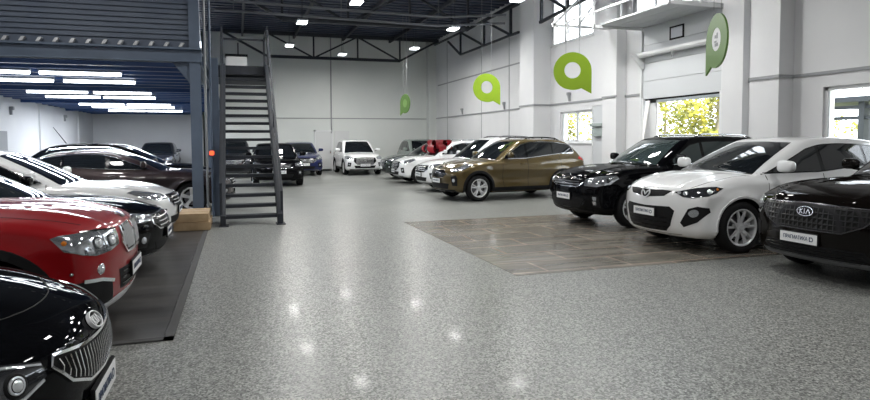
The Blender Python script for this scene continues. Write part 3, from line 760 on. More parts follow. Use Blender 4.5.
# ------------------------------------------------------------------ materials of the building
M['wall'] = noisy(mat('wall paint', (.6,.61,.62), .55), (.68,.685,.70), (.73,.735,.745), .8, 4.)
M['wall_back'] = noisy(mat('back wall paint', (.6,.61,.6), .5), (.66,.69,.67), (.72,.745,.72), .5, 3.)
M['wall_line'] = mat('grey rail', (.30,.31,.32), .5)
M['ceiling'] = mat('dark roof deck', (.035,.045,.075), .6)
M['steel_dark'] = noisy(mat('dark steel', (.03,.035,.045), .6), (.014,.017,.023), (.022,.026,.036), 3.)
M['steel_blue'] = noisy(mat('blue grey steel', (.10,.14,.2), .45), (.085,.115,.165), (.115,.15,.21), 2.)
M['deck_blue'] = mat('blue deck', (.022,.06,.18), .45)
M['siding'] = noisy(mat('slate siding', (.1,.12,.16), .55), (.085,.11,.16), (.12,.145,.19), 1.5, 4.)
M['frame_white'] = mat('white window frame', (.75,.76,.77), .35)
M['door_white'] = mat('white door', (.66,.67,.67), .4)
M['panel_white'] = mat('sectional panel', (.60,.62,.64), .4)
M['lampglow'] = mat('lamp diffuser', (1,1,1), .4, emit=(.92,.96,1), estr=12.)
M['tubeglow'] = mat('tube diffuser', (1,1,1), .4, emit=(.88,.94,1), estr=9.)
M['fixture'] = mat('lamp housing', (.25,.26,.28), .4, .6)
M['green'] = noisy(mat('lime green board', (.26,.42,.02), .4), (.25,.40,.015), (.28,.44,.02), 2.)
M['green_dark'] = mat('dark green board', (.10,.20,.04), .4)
M['white'] = mat('white board', (.75,.76,.77), .4)
M['cardboard'] = noisy(mat('cardboard', (.36,.25,.14), .85), (.31,.215,.12), (.42,.30,.18), 6., 5.)
M['rubber_mat'] = mat('mat edge', (.055,.055,.055), .6)
M['pane'] = mat('window pane', (1,1,1), .0, trans=1., ior=1.0, spec=.5)
M['leaf'] = noisy(mat('yellow green leaves', (.3,.4,.05), .6), (.08,.12,.012), (.34,.29,.015), 1.2)
M['bark'] = mat('bark', (.3,.26,.2), .8)
M['grass'] = noisy(mat('grass ground', (.15,.2,.06), .9), (.12,.17,.05), (.3,.3,.2), .5)
M['red_light'] = mat('red indicator', (.6,.1,.03), .4, emit=(1,.15,.05), estr=1.)
def world_object_coords(m):
    pass
def terrazzo():
    m = mat('polished terrazzo', (.4,.4,.39), .4, spec=.25, coat=.02, coat_rough=.05); nt = m.node_tree; b = nt.nodes['Principled BSDF']; L = nt.links.new
    N = nt.nodes.new
    tc = N('ShaderNodeTexCoord')
    v = N('ShaderNodeTexVoronoi'); v.inputs['Scale'].default_value = 80.; v.feature = 'F1'
    L(tc.outputs['Object'], v.inputs['Vector'])
    r = N('ShaderNodeValToRGB'); L(v.outputs['Color'], r.inputs['Fac'])
    e = r.color_ramp.elements; e[0].position = .15; e[0].color = (.075,.078,.076,1); e[1].position = .85; e[1].color = (.42,.425,.41,1)
    e2 = e.new(.5); e2.color = (.225,.23,.225,1)
    n2 = N('ShaderNodeTexNoise'); n2.inputs['Scale'].default_value = 40.; n2.inputs['Detail'].default_value = 6.; n2.inputs['Roughness'].default_value = .75; L(tc.outputs['Object'], n2.inputs['Vector'])
    r2 = N('ShaderNodeValToRGB'); r2.color_ramp.elements[0].position = .38; r2.color_ramp.elements[1].position = .62
    r2.color_ramp.elements[0].color = (.68,.69,.68,1); r2.color_ramp.elements[1].color = (1.2,1.2,1.17,1); L(n2.outputs['Fac'], r2.inputs['Fac'])
    mx = N('ShaderNodeMix'); mx.data_type = 'RGBA'; mx.blend_type = 'MULTIPLY'; mx.inputs['Factor'].default_value = 1.
    L(r.outputs['Color'], mx.inputs['A']); L(r2.outputs['Color'], mx.inputs['B'])
    # large soft patches
    n3 = N('ShaderNodeTexNoise'); n3.inputs['Scale'].default_value = .35; n3.inputs['Detail'].default_value = 3.; L(tc.outputs['Object'], n3.inputs['Vector'])
    # ground smooth behind y = 11.5: blend to plain concrete
    sp = N('ShaderNodeSeparateXYZ'); L(tc.outputs['Object'], sp.inputs['Vector'])
    mr = N('ShaderNodeMapRange'); mr.inputs['From Min'].default_value = 10.; mr.inputs['From Max'].default_value = 17.; L(sp.outputs['Y'], mr.inputs['Value'])
    ad = N('ShaderNodeMath'); ad.operation = 'MULTIPLY_ADD'; ad.inputs[1].default_value = .8; ad.inputs[2].default_value = -.4; L(n3.outputs['Fac'], ad.inputs[0])
    ad2 = N('ShaderNodeMath'); ad2.operation = 'ADD'; ad2.use_clamp = True; L(ad.outputs[0], ad2.inputs[0]); L(mr.outputs['Result'], ad2.inputs[1])
    n4 = N('ShaderNodeTexNoise'); n4.inputs['Scale'].default_value = .9; n4.inputs['Detail'].default_value = 7.; L(tc.outputs['Object'], n4.inputs['Vector'])
    r4 = N('ShaderNodeValToRGB'); r4.color_ramp.elements[0].position = .25; r4.color_ramp.elements[1].position = .75
    r4.color_ramp.elements[0].color = (.125,.131,.124,1); r4.color_ramp.elements[1].color = (.25,.255,.24,1); L(n4.outputs['Fac'], r4.inputs['Fac'])
    m2 = N('ShaderNodeMix'); m2.data_type = 'RGBA'; L(ad2.outputs[0], m2.inputs['Factor']); L(mx.outputs['Result'], m2.inputs['A']); L(r4.outputs['Color'], m2.inputs['B'])
    L(m2.outputs['Result'], b.inputs['Base Color'])
    rr = N('ShaderNodeMapRange'); rr.inputs['To Min'].default_value = .29; rr.inputs['To Max'].default_value = .35; L(n4.outputs['Fac'], rr.inputs['Value']); L(rr.outputs['Result'], b.inputs['Roughness'])
    return m
def tiles(name, c1, c2, mortar, bw, bh, rough, rot=0.):
    m = mat(name, c1, rough); nt = m.node_tree; b = nt.nodes['Principled BSDF']; L = nt.links.new; N = nt.nodes.new
    tc = N('ShaderNodeTexCoord'); mp = N('ShaderNodeMapping'); mp.inputs['Rotation'].default_value = (0,0,rot); L(tc.outputs['Object'], mp.inputs['Vector'])
    br = N('ShaderNodeTexBrick'); br.inputs['Scale'].default_value = 1.; br.inputs['Brick Width'].default_value = bw; br.inputs['Row Height'].default_value = bh
    br.inputs['Mortar Size'].default_value = .016; br.inputs['Color1'].default_value = (*c1,1); br.inputs['Color2'].default_value = (*c2,1); br.inputs['Mortar'].default_value = (*mortar,1); br.offset = .5
    L(mp.outputs['Vector'], br.inputs['Vector'])
    n = N('ShaderNodeTexNoise'); n.inputs['Scale'].default_value = 2.2; n.inputs['Detail'].default_value = 7.; n.inputs['Distortion'].default_value = .6
    mp2 = N('ShaderNodeMapping'); mp2.inputs['Scale'].default_value = (.35,2.2,1) if not rot else (2.2,.35,1); L(tc.outputs['Object'], mp2.inputs['Vector']); L(mp2.outputs['Vector'], n.inputs['Vector'])
    r = N('ShaderNodeValToRGB'); r.color_ramp.elements[0].position = .3; r.color_ramp.elements[1].position = .7
    r.color_ramp.elements[0].color = (.6,.6,.6,1); r.color_ramp.elements[1].color = (1.35,1.35,1.35,1); L(n.outputs['Fac'], r.inputs['Fac'])
    mx = N('ShaderNodeMix'); mx.data_type = 'RGBA'; mx.blend_type = 'MULTIPLY'; mx.inputs['Factor'].default_value = 1.
    L(br.outputs['Color'], mx.inputs['A']); L(r.outputs['Color'], mx.inputs['B']); L(mx.outputs['Result'], b.inputs['Base Color'])
    return m
M['floor'] = terrazzo()
M['tiles'] = tiles('stone tiles', (.155,.143,.122), (.215,.20,.172), (.36,.28,.23), 1.2, .6, .20, .0)
M['planks'] = tiles('grey plank mat', (.045,.043,.043), (.07,.067,.064), (.05,.05,.05), 1.3, .2, .35)

# ------------------------------------------------------------------ the building
WX, WY, LX, LY, ZC = 10.8, 33.4, -7.25, 36.6, 7.3
bm = B(); box(bm, LX-.3, WX+.35, -7, LY+.3, -.12, 0); struct('floor', bm, M['floor'])
bm = B(); box(bm, 3.12, WX, 6.5, 11.6, 0, .004); struct('floor_tiles', bm, M['tiles'])
bm = B(); box(bm, LX+.3, -.60, 5.36, 13.6, 0, .010); box(bm, LX+.3, -.60, 5.36, 5.361, 0, .010)
tag(obj('floor_mat', bm, M['planks']), 'dark grey plank-look floor covering under the row of cars on the left', 'mat')
bm = B(); box(bm, LX+.3, -.52, 5.28, 5.355, 0, .014); box(bm, -.595, -.52, 5.28, 13.6, 0, .014); obj('mat_border', bm, M['rubber_mat'], bpy.data.objects['floor_mat'])
bm = B(); box(bm, LX-.3, WX+.35, -7, LY+.3, ZC, ZC+.15)
for k in range(88):
    y = -6.8+k*.5; box(bm, LX, WX, y, y+.22, ZC-.05, ZC)
struct('ceiling', bm, M['ceiling'])
def wall_holes(bm, axis, c0, c1, u0, u1, v0, v1, holes):
    us = sorted({u0,u1,*[h[0] for h in holes],*[h[1] for h in holes]}); vs = sorted({v0,v1,*[h[2] for h in holes],*[h[3] for h in holes]})
    for a, b in zip(us, us[1:]):
        for c, d in zip(vs, vs[1:]):
            m_ = ((a+b)/2, (c+d)/2)
            if any(h[0] < m_[0] < h[1] and h[2] < m_[1] < h[3] for h in holes): continue
            if axis == 'x': box(bm, c0, c1, a, b, c, d)
            else: box(bm, a, b, c0, c1, c, d)
DOORH = (11.55, 14.36, 0, 4.68)
WIN = {1:(17.0,19.02,1.54,2.58), 2:(17.0,19.72,4.95,6.95), 3:(11.3,14.95,5.0,6.95), 4:(5.6,8.95,1.35,2.60), 5:(21.6,24.6,5.3,6.9)}
WIN.pop(5)
bm = B(); wall_holes(bm, 'x', WX, WX+.3, -7, WY+.3, 0, ZC, [DOORH]+list(WIN.values())); struct('wall_right', bm, M['wall'])
bm = B(); box(bm, -1.6, WX, WY, WY+.3, 0, ZC); box(bm, -1.6, -1.4, WY, LY, 0, ZC); struct('wall_back', bm, M['wall_back'])
bm = B(); box(bm, LX, -1.6, LY, LY+.3, 0, 3.4); struct('wall_bay', bm, M['wall'])
bm = B(); box(bm, LX-.3, LX, -7, LY+.3, 0, ZC)
for y in (16,21.0,27.2,33.3): box(bm, LX, LX+.06, y, y+.12, 0, 3.1)
struct('wall_left', bm, M['wall'])
bm = B(); box(bm, LX-.3, WX+.3, -7.3, -7, 0, ZC); struct('wall_front', bm, M['wall'])
# columns and pilasters of the right-hand wall
bm = B(); box(bm, 10.12, WX, 19.72, 20.85, 0, ZC); struct('wall_column', bm, M['wall'])
bm = B(); box(bm, 10.48, WX, 15.25, 15.95, 0, ZC); struct('wall_pilaster', bm, M['wall'])
bm = B(); box(bm, 10.62, WX, 10.75, 11.35, 0, ZC); struct('wall_pilaster', bm, M['wall'])
bm = B(); box(bm, 10.42, WX, 9.62, 10.35, 0, ZC, ); struct('wall_column', bm, M['wall'])
bm = B(); box(bm, 10.35, WX, WY-.5, WY, 0, ZC); struct('wall_pilaster', bm, M['wall_back'])
# rails and panel joints
n = 0
def trim(bm, m='wall_line'):
    global n; n += 1; struct('trim_%d' % n, bm, M[m])
bm = B()
for a, b, x in ((20.85,WY,WX),(16,19.72,WX),(14.5,15.25,WX),(11.35,11.5,WX),(10.35,10.75,WX),(-7,9.62,WX)): box(bm, x-.035, x, a, b, 2.84, 2.90)
box(bm, 10.09, 10.12, 19.70, 20.85, 2.84, 2.90); box(bm, 10.12, WX, 19.69, 19.72, 2.84, 2.90); box(bm, 10.45, 10.48, 15.22, 15.95, 2.84, 2.90); box(bm, 10.38, 10.42, 9.59, 10.35, 2.84, 2.90)
box(bm, 10.42, WX, 9.59, 9.62, 2.84, 2.90); trim(bm)
bm = B(); box(bm, -1.4, 10.35, WY-.03, WY, 2.83, 2.88); trim(bm)
bm = B(); box(bm, WX-.02, WX, 20.85, 32.6, 4.66, 4.72); trim(bm)
bm = B()
for y in (31.0, 26.2, 23.2): box(bm, WX-.015, WX, y, y+.04, 0, ZC)
trim(bm)
bm = B(); box(bm, -1.4, WX, WY-.05, WY, 0, .12); trim(bm)
bm = B(); tube(bm, [(4.95,WY-.05,ZC),(4.93,WY-.05,2.05)], .035); tag(obj('downpipe', bm, M['wall_line']), 'thin grey vertical pipe on the back wall above the white door', 'pipe')
# back door and switch cabinets
bm = B(); box(bm, 4.0, 4.08, WY-.08, WY, 0, 2.22); box(bm, 4.92, 5.0, WY-.08, WY, 0, 2.22); box(bm, 4.0, 5.0, WY-.08, WY, 2.14, 2.22); d = struct('door_1', bm, M['frame_white'])
bm = B(); box(bm, 4.08, 4.92, WY-.05, WY-.01, .01, 2.14); box(bm, 4.2, 4.8, WY-.06, WY-.05, 1.2, 1.9); box(bm, 4.2, 4.8, WY-.06, WY-.05, .25, 1.0); obj('door_leaf', bm, M['door_white'], d)
bm = B(); box(bm, 4.84, 4.88, WY-.11, WY-.05, .98, 1.1); obj('door_handle', bm, M['chrome'], d)
bm = B(); box(bm, 5.1, 5.9, WY-.06, WY, .0, 2.18); box(bm, 5.16, 5.84, WY-.075, WY-.06, .1, 2.1); struct('door_2', bm, M['door_white'])
bm = B(); box(bm, LX, LX+.05, 22.7, 23.6, 0, 2.0); struct('door_3', bm, M['wall_line'])
# grey door with a glazed top in the recess right of the lower window
bm = B(); box(bm, WX-.04, WX, 16.05, 16.10, 0, 2.72); box(bm, WX-.04, WX, 16.92, 16.97, 0, 2.72); box(bm, WX-.04, WX, 16.05, 16.97, 2.68, 2.74); d = struct('door_4', bm, M['door_white'])
bm = B(); box(bm, WX-.02, WX, 16.10, 16.92, 0, 2.68); obj('door_leaf', bm, M['panel_white'], d)
bm = B(); box(bm, WX-.20, WX-.02, 16.15, 16.85, 2.02, 2.12); box(bm, WX-.14, WX-.02, 16.2, 16.8, 1.72, 1.98)
tag(obj('wall_box', bm, mat('grey green box', (.33,.38,.37), .5), bevel=.01), 'grey-green electrical box with a ledge on the right wall beside the lower window', 'box')
# windows
def window(k, nm, mull=2, cross=(), fr=.07):
    y0, y1, z0, z1 = WIN[k]; bm = B(); x0, x1 = WX+.05, WX+.13
    box(bm, x0, x1, y0, y1, z0, z0+fr); box(bm, x0, x1, y0, y1, z1-fr, z1); box(bm, x0, x1, y0, y0+fr, z0, z1); box(bm, x0, x1, y1-fr, y1, z0, z1)
    for i in range(1, mull): y = y0+(y1-y0)*i/mull; box(bm, x0, x1, y-fr*.4, y+fr*.4, z0, z1)
    for c in cross: box(bm, x0, x1, y0, y1, c-fr*.4, c+fr*.4)
    w = struct(nm, bm, M['frame_white'])
    bm = B(); box(bm, WX+.088, WX+.092, y0+fr, y1-fr, z0+fr, z1-fr); obj('window_pane', bm, M['pane'], w)
    bm = B(); box(bm, WX-.05, WX+.05, y0-.05, y1+.05, z0-.05, z0-.01); obj('window_sill', bm, M['frame_white'], w)
window(1, 'window_1', 2); window(2, 'window_2', 3); window(3, 'window_3', 4); window(4, 'window_4', 3)
# half-raised sectional door
t = thing('sectional_door', 'half-raised white sectional garage door with its upper sections under the high window', 'garage door', (WX,12.95,0))
t['kind'] = 'structure'; del t['label']; del t['category']; t.name = 'door_5'
def part(name, bm, m, par=None, **k):
    par = par or t; o = obj(name, bm, m, None, **k); 
    off = Vector(par.location); o.data.transform(Matrix.Translation(-off)); o.parent = par; return o
y0, y1 = DOORH[:2]
for k in range(4):
    z0 = 2.72+k*.49; bm = B(); box(bm, WX-.03, WX+.02, y0-.06, y1+.06, z0, z0+.482); pn = part('door_section', bm, M['panel_white'], bevel=.006)
bm = B(); box(bm, WX+.02, WX+.06, y0-.06, y1+.06, 2.74, 4.68); part('door_backing', bm, M['panel_white'])  # backing sheet added to stop daylight leaking between the sections
bm = B()
for a,b,c,d in ((13.28,13.33,4.18,4.52),(12.80,12.85,4.18,4.52),(12.80,13.33,4.18,4.22),(12.80,13.33,4.48,4.52)): box(bm, WX-.05, WX-.02, a, b, c, d)
part('section_window', bm, M['plastic'])
bm = B(); box(bm, WX-.045, WX-.03, 12.85, 13.28, 4.22, 4.48); part('section_glass', bm, mat('frosted glass', (.6,.62,.68), .2))
for k in range(3):
    x1 = WX-.02-k*.46; bm = B(); box(bm, x1-.45, x1, y0-.06, y1+.06, 4.69, 4.74); part('door_section', bm, M['panel_white'], bevel=.006)
for y in (y0-.10, y1+.10):
    bm = B(); box(bm, WX-.08, WX, y-.03, y+.03, 0, 4.6); box(bm, WX-1.6, WX-.05, y-.03, y+.03, 4.62, 4.70); box(bm, WX-1.62, WX-1.57, y-.03, y+.03, 4.62, 5.5); box(bm, WX-.75, WX-.71, y-.03, y+.03, 4.7, 5.5); part('door_track', bm, M['frame_white'])
bm = B(); box(bm, WX-.06, WX, y0-.14, y0, 0, 2.74); box(bm, WX-.06, WX, y1, y1+.14, 0, 2.74); part('door_jamb', bm, M['frame_white'])
bm = B(); box(bm, WX+.01, WX+.04, y0, y1, 2.68, 2.74); part('bottom_seal', bm, M['plastic'])
bm = B()
for x in (WX-1.55,): box(bm, x-.03, x+.03, y0-.2, y1+1.6, 5.02, 5.07); box(bm, x-.03, x+.03, y1+1.5, y1+1.56, 4.7, 5.1)
part('track_rail', bm, M['frame_white'])
# glazed opening below the raised door
bm = B(); x0 = WX+.16
box(bm, x0, x0+.05, y1-.28, y1, 0, 2.7); box(bm, x0, x0+.05, y0, y0+.08, 0, 2.7); box(bm, x0, x0+.05, y0, y1, 2.62, 2.7); box(bm, x0, x0+.05, y0, y1, .0, 1.3)
w = struct('window_5', bm, M['frame_white']); bm = B(); box(bm, x0+.02, x0+.024, y0+.08, y1-.28, 1.3, 2.62); obj('window_pane', bm, M['pane'], w)
# air curtain over the door
t2 = thing('air_curtain', 'long white air curtain mounted across the raised garage door', 'air curtain', (WX-.3,12.9,3.85))
bm = B(); prism(bm, [(WX-.30,3.96),(WX-.06,3.96),(WX-.06,3.86),(WX-.26,3.85),(WX-.30,3.90)], 'y', 11.75, 14.35); part('housing', bm, M['frame_white'], t2)
bm = B(); prism(bm, [(WX-.48,3.92),(WX-.04,4.04),(WX-.04,3.55),(WX-.12,3.55)], 'y', 14.35, 14.40); part('end_plate', bm, M['frame_white'], t2)
bm = B(); box(bm, WX-.3, WX-.26, 12.9, 12.94, 3.70, 3.84); part('bracket', bm, M['wall_line'], t2)
# wall sconces / sensors
for i, (y, lab) in enumerate(((28.66,'small grey wall lamp between the far green sign and the middle one'),(23.64,'small grey wall lamp left of the bright corner column'),(18.35,'small grey wall lamp directly above the lower two-pane window'))):
    tt = thing('wall_lamp', lab, 'wall lamp', (WX, y, 3.0), 0, 'small wall lamps along the right wall')
    bm = B(); box(bm, -.12, 0, -.06, .06, .12, .22); obj('lamp_head', bm, M['wall_line'], tt, bevel=.01)
    bm = B(); prism(bm, [(-.10,.12),(-.01,.12),(-.01,-.08),(-.05,-.08)], 'y', -.045, .045); obj('lamp_body', bm, M['wall_line'], tt, bevel=.006)
for i, y in enumerate((24.1, 30.9)):
    tt = thing('wall_lamp', ('small grey lamp on the white left wall, nearer one','small grey lamp on the white left wall, near the far corner')[i], 'wall lamp', (LX, y, 2.62), PI, 'small wall lamps on the left wall')
    bm = B(); box(bm, -.12, 0, -.07, .07, .10, .22); obj('lamp_head', bm, M['wall_line'], tt, bevel=.01)
    bm = B(); box(bm, -.07, 0, -.05, .05, -.06, .1); obj('lamp_body', bm, M['wall_line'], tt, bevel=.006)

# ------------------------------------------------------------------ mezzanine
ZM = 3.10; XE = -.62
bm = B(); box(bm, LX, XE-.16, 13.25, LY, ZM+.12, 3.45)
k = 0; y = 13.4
while y < LY-.3:
    prism(bm, [(y,ZM+.13),(y+.06,ZM+.02),(y+.22,ZM+.02),(y+.28,ZM+.13)], 'x', LX, XE-.2); y += .84
for y in (19.2,25.2,31.2): box(bm, LX, XE-.2, y, y+.16, ZM-.05, ZM+.13)
struct('mezzanine_deck', bm, M['deck_blue'])
bm = B(); box(bm, LX, XE, 13.08, 13.12, 3.18, 3.46); box(bm, LX, XE, 12.98, 13.25, 3.42, 3.46); box(bm, LX, XE, 12.98, 13.25, 3.18, 3.22); tag(struct('mezzanine_beam', bm, M['steel_blue']))
bm = B(); box(bm, XE-.16, XE-.14, 13.2, 33.3, 3.14, 3.46); box(bm, XE-.24, XE-.02, 13.2, 33.3, 3.43, 3.46); box(bm, XE-.24, XE-.02, 13.2, 33.3, 3.14, 3.17); struct('mezzanine_beam', bm, M['steel_blue'])
bm = B()
x = LX
while x < XE-.2:
    prism(bm, [(x,3.47),(x+.05,3.55),(x+.11,3.55),(x+.06,3.47)], 'y', 13.0, 13.10); x += .27
struct('deck_edge', bm, mat('galvanised edge', (.55,.56,.58), .4, .4))
bm = B(); box(bm, LX, XE-.22, 13.14, 13.24, 3.46, ZC)
z = 3.62
while z < ZC: box(bm, LX, XE-.22, 13.10, 13.14, z, z+.075); z += .10
struct('wall_mezzanine', bm, M['siding'])
def hcol(x, y, z0, z1, w=.2, m='steel_blue', nm='steel_column', lab=None):
    tt = thing(nm, lab, 'column', (x,y,z0))
    bm = B(); h = z1-z0; box(bm, -w/2, w/2, -w/2, -w/2+.02, .02, h); box(bm, -w/2, w/2, w/2-.02, w/2, .02, h); box(bm, -.012, .012, -w/2+.02, w/2-.02, .02, h); obj('shaft', bm, M[m], tt)
    bm = B(); box(bm, -w*.8, w*.8, -w*.8, w*.8, 0, .02); obj('base_plate', bm, M[m], tt)
    return tt
hc = [hcol(XE-.13, 13.12, 0, 3.18, .2, lab='blue-grey steel column nearest the camera carrying the mezzanine corner')]
for y, lab in ((19.2,'second blue-grey steel column behind the staircase'),(25.2,'third blue-grey steel column under the mezzanine edge'),(31.2,'farthest blue-grey steel column under the mezzanine edge')):
    hcol(XE-.13, y, 0, 3.14, .2, lab=lab)
bm = B(); box(bm, XE-.23, XE-.03, 13.02, 13.22, 3.46, ZC); tag(struct('upper_post', bm, M['steel_blue']))
bm = B(); prism(bm, [(XE-.55,3.18),(XE-.22,3.18),(XE-.22,2.75)], 'y', 13.11, 13.13); struct('column_gusset', bm, M['steel_blue'])
for i, x in enumerate((XE+.03, XE+.12)):
    bm = B(); tube(bm, [(x,13.6+i*.3,0),(x,13.6+i*.3,ZC)], .025); tag(obj('riser_pipe', bm, M['steel_blue' if i else 'wall_line']), ('pale vertical pipe running up beside the mezzanine column','blue vertical pipe just left of the stair post')[i], 'pipe')
tt = thing('alarm_button', 'small red indicator box on the pole left of the stairs', 'alarm button', (XE+.12, 13.85, 1.37))
bm = B(); box(bm, -.07, .07, -.06, 0, -.09, .09); obj('housing', bm, M['steel_blue'], tt, bevel=.01)
bm = B(); box(bm, -.045, .045, -.08, -.06, -.045, .045); obj('button', bm, M['red_light'], tt, bevel=.01)
# electrical trunking (wide blue post between column and stairs)
bm = B(); box(bm, -.52, -.34, 13.95, 14.05, 0, 3.4); tag(obj('cable_trunking', bm, M['steel_blue'], bevel=.01), 'wide blue cable trunking standing between the column and the stairs', 'cable trunking')
# tube lights below the deck
ti = 0
proto = None
ords = ['nearest','second','third','fourth','fifth','sixth','seventh']
for r, (y, xs) in enumerate(((14.46, (-4.73, -3.05)),(16.28, (-4.76, -3.04)),(19.81, (-4.78, -3.12)),(21.78, (-4.83, -3.23)),(25.69, (-4.77, -3.15)),(27.59, (-4.71, -3.18)),(30.73, (-4.68, -3.11)))):
    for j, x in enumerate(xs):
        lab = '%s tube light in the %s row from the front under the mezzanine' % (('left','right')[j], ords[r])
        if proto is None:
            proto = thing('tube_light', lab, 'tube light', (x,y,3.05), 0, 'tube lights under the mezzanine')
            bm = B(); box(bm, -.77, .77, -.05, .05, .02, .075); obj('housing', bm, M['fixture'], proto)
            bm = B(); tube(bm, [(-.75,0,0),(.75,0,0)], .045, 10); obj('tube', bm, M['tubeglow'], proto)
        else: dup(proto, (x,y,3.05), 0, lab)
        la = bpy.data.lights.new('tube_lamp', 'AREA'); la.shape = 'RECTANGLE'; la.size = 1.5; la.size_y = .1; la.energy = 38 if y < 24 else 80; la.color = (.88,.93,1)
        lo = bpy.data.objects.new('tube_lamp', la); lo.location = (x,y,2.99); C.objects.link(lo)
# ------------------------------------------------------------------ staircase
t = thing('staircase', 'dark steel open-tread staircase rising to the mezzanine', 'staircase', (.25,12.2,0))
SY0, SY1, SZ = 12.15, 16.5, 3.55
for x, nm in ((-.27,'stringer'),(.78,'stringer')):
    bm = B(); prism(bm, [(SY0,0),(SY0+.22,0),(SY1+.10,SZ-.12),(SY1+.10,SZ+.03),(SY1-.1,SZ+.03),(SY0,.20)], 'x', x-.045, x+.045); part(nm, bm, M['steel_dark'], t)
    bm = B(); box(bm, x-.07, x+.10, SY0-.08, SY0+.25, 0, .015); part('foot_plate', bm, M['steel_dark'], t)
NT = 18
for k in range(NT):
    z = SZ*(k+1)/(NT+1); y = SY0+.10+(SY1-SY0-.1)*k/NT
    bm = B(); box(bm, -.235, .745, y, y+.26, z-.06, z); part('tread', bm, M['steel_dark'], t)
for x, nm in ((.82,'handrail'),(-.30,'handrail')):
    bm = B(); 
    if x > 0:
        bar(bm, (x,SY0+.1,.62), (x,SY1,SZ+.9), .05, .06)
        bar(bm, (x,SY0+.1,0.02), (x,SY0+.1,.64), .05)
        bar(bm, (x,SY0+2.2,1.8), (x,SY0+2.2,2.55), .04)
        bar(bm, (x,SY1,SZ), (x,SY1,SZ+.95), .05)
    else:
        bar(bm, (x,SY0+.05,0.02), (x,SY0+.05,.8), .045); bar(bm, (x,SY0+.05,.8), (x,SY1,SZ+.95), .05, .05); bar(bm, (x,SY1,SZ), (x,SY1,SZ+1.0), .05)
    part(nm, bm, M['steel_dark'], t)
bm = B(); box(bm, XE, .86, SY1, 18.6, SZ-.30, SZ); part('landing', bm, M['steel_dark'], t)
bm = B(); bar(bm, (.82,SY1,SZ+1.0), (.82,18.6,SZ+1.0), .05); bar(bm, (.82,18.6,SZ), (.82,18.6,SZ+1.03), .05); bar(bm, (-.3,18.6,SZ+1.0), (.82,18.6,SZ+1.0), .05); bar(bm, (.1,18.6,SZ+.9),(.1,18.6,SZ), .04)
part('landing_rail', bm, M['steel_dark'], t)
bm = B(); bar(bm, (.70,18.3,SZ+1.1), (-.35,16.9,SZ+1.9), .05); 
bm.free()
bm = B(); box(bm, -.22, .32, 17.3, 17.7, SZ, SZ+.34); o = obj('carton', bm, M['white'], bevel=.01); tag(o, 'white box standing on the stair landing', 'box')
bm = B(); box(bm, -.24, .34, 17.28, 17.72, SZ+.34, SZ+.40); obj('lid', bm, M['plastic'], o)
# cardboard cartons by the stair foot
for i, (z0, dx, lab) in enumerate(((0,0,'long flat cardboard carton on the floor left of the stairs, bottom of two'),(.152,.03,'long flat cardboard carton lying on top of the other left of the stairs'))):
    tt = thing('cardboard_carton', lab, 'carton', (-.98, 12.28, z0+.012), 0, 'cardboard cartons')
    bm = B(); box(bm, -.12+dx, .50-dx, -.58+dx, .52-dx*2, 0, .148); obj('carton', bm, M['cardboard'], tt, bevel=.006)
    bm = B(); box(bm, -.12+dx, .50-dx, -.03, .03, .148, .1495); obj('tape', bm, mat('tape', (.45,.34,.2), .3), tt)

# ------------------------------------------------------------------ roof steelwork
def truss_x(y, x0, x1, zb, zt, w, label, bays, ends=1.6, m='steel_dark'):
    t = thing('roof_truss', label, 'roof truss', (x0,y,zb), 0, 'roof trusses across the hall')
    bm = B(); bar(bm, (x0,y,zt), (x1,y,zt), w, w*1.3); part('top_chord', bm, M[m], t)
    bm = B(); bar(bm, (x0+ends,y,zb), (x1-ends,y,zb), w, w*1.1); bar(bm, (x0,y,zt), (x0+ends,y,zb), w*.8); bar(bm, (x1,y,zt), (x1-ends,y,zb), w*.8); part('bottom_chord', bm, M[m], t)
    bm = B(); n = bays; X = np.linspace(x0+ends, x1-ends, n+1)
    for i, x in enumerate(X):
        bar(bm, (x,y,zb), (x,y,zt), w*.6)
        if i < n: 
            a, b = (zb,zt) if i % 2 else (zt,zb); bar(bm, (X[i],y,a), (X[i+1],y,b), w*.6)
    part('web', bm, M[m], t)
for y, zb, lab in ((32.2,5.93,'farthest dark steel truss, hanging in front of the back wall'),(22.0,5.85,'nearest visible dark steel truss across the hall')):
    truss_x(y, -.6, 10.7, zb, 7.1, .13, lab, 3, 2.2)
t = thing('roof_truss', 'dark steel truss running along the top of the right wall', 'roof truss', (10.25,22,5.7))
for nm, seg in (('bottom_chord', [((10.25,27.5,5.7),(10.25,21.2,5.7)),((10.25,29.3,6.6),(10.25,27.5,5.7))]),('top_chord',[((10.25,31.5,6.75),(10.25,21.2,6.75))]),
                ('web',[((10.25,y,5.7),(10.25,y,6.75)) for y in (27.5,24.6,21.9)]+[((10.25,27.5,6.75),(10.25,24.6,5.7)),((10.25,24.6,6.75),(10.25,21.9,5.7))])):
    bm = B()
    for a, b in seg: bar(bm, a, b, .08)
    part(nm, bm, M['steel_dark'], t)
t = thing('roof_truss', 'dark steel truss along the right wall beside the first high window', 'roof truss', (10.25,18,5.7))
for nm, seg in (('bottom_chord', [((10.25,19.5,5.75),(10.25,15.9,5.95))]),('top_chord',[((10.25,19.6,6.75),(10.25,11,6.75))]),
                ('web',[((10.25,y,5.75),(10.25,y,6.75)) for y in (19.4,17.6)]+[((10.25,19.4,6.75),(10.25,17.6,5.8))])):
    bm = B()
    for a, b in seg: bar(bm, a, b, .09)
    part(nm, bm, M['steel_dark'], t)
t = thing('white_bracket_frame', 'white tubular bracket frame left of the raised garage door', 'frame', (9.3,15,5))
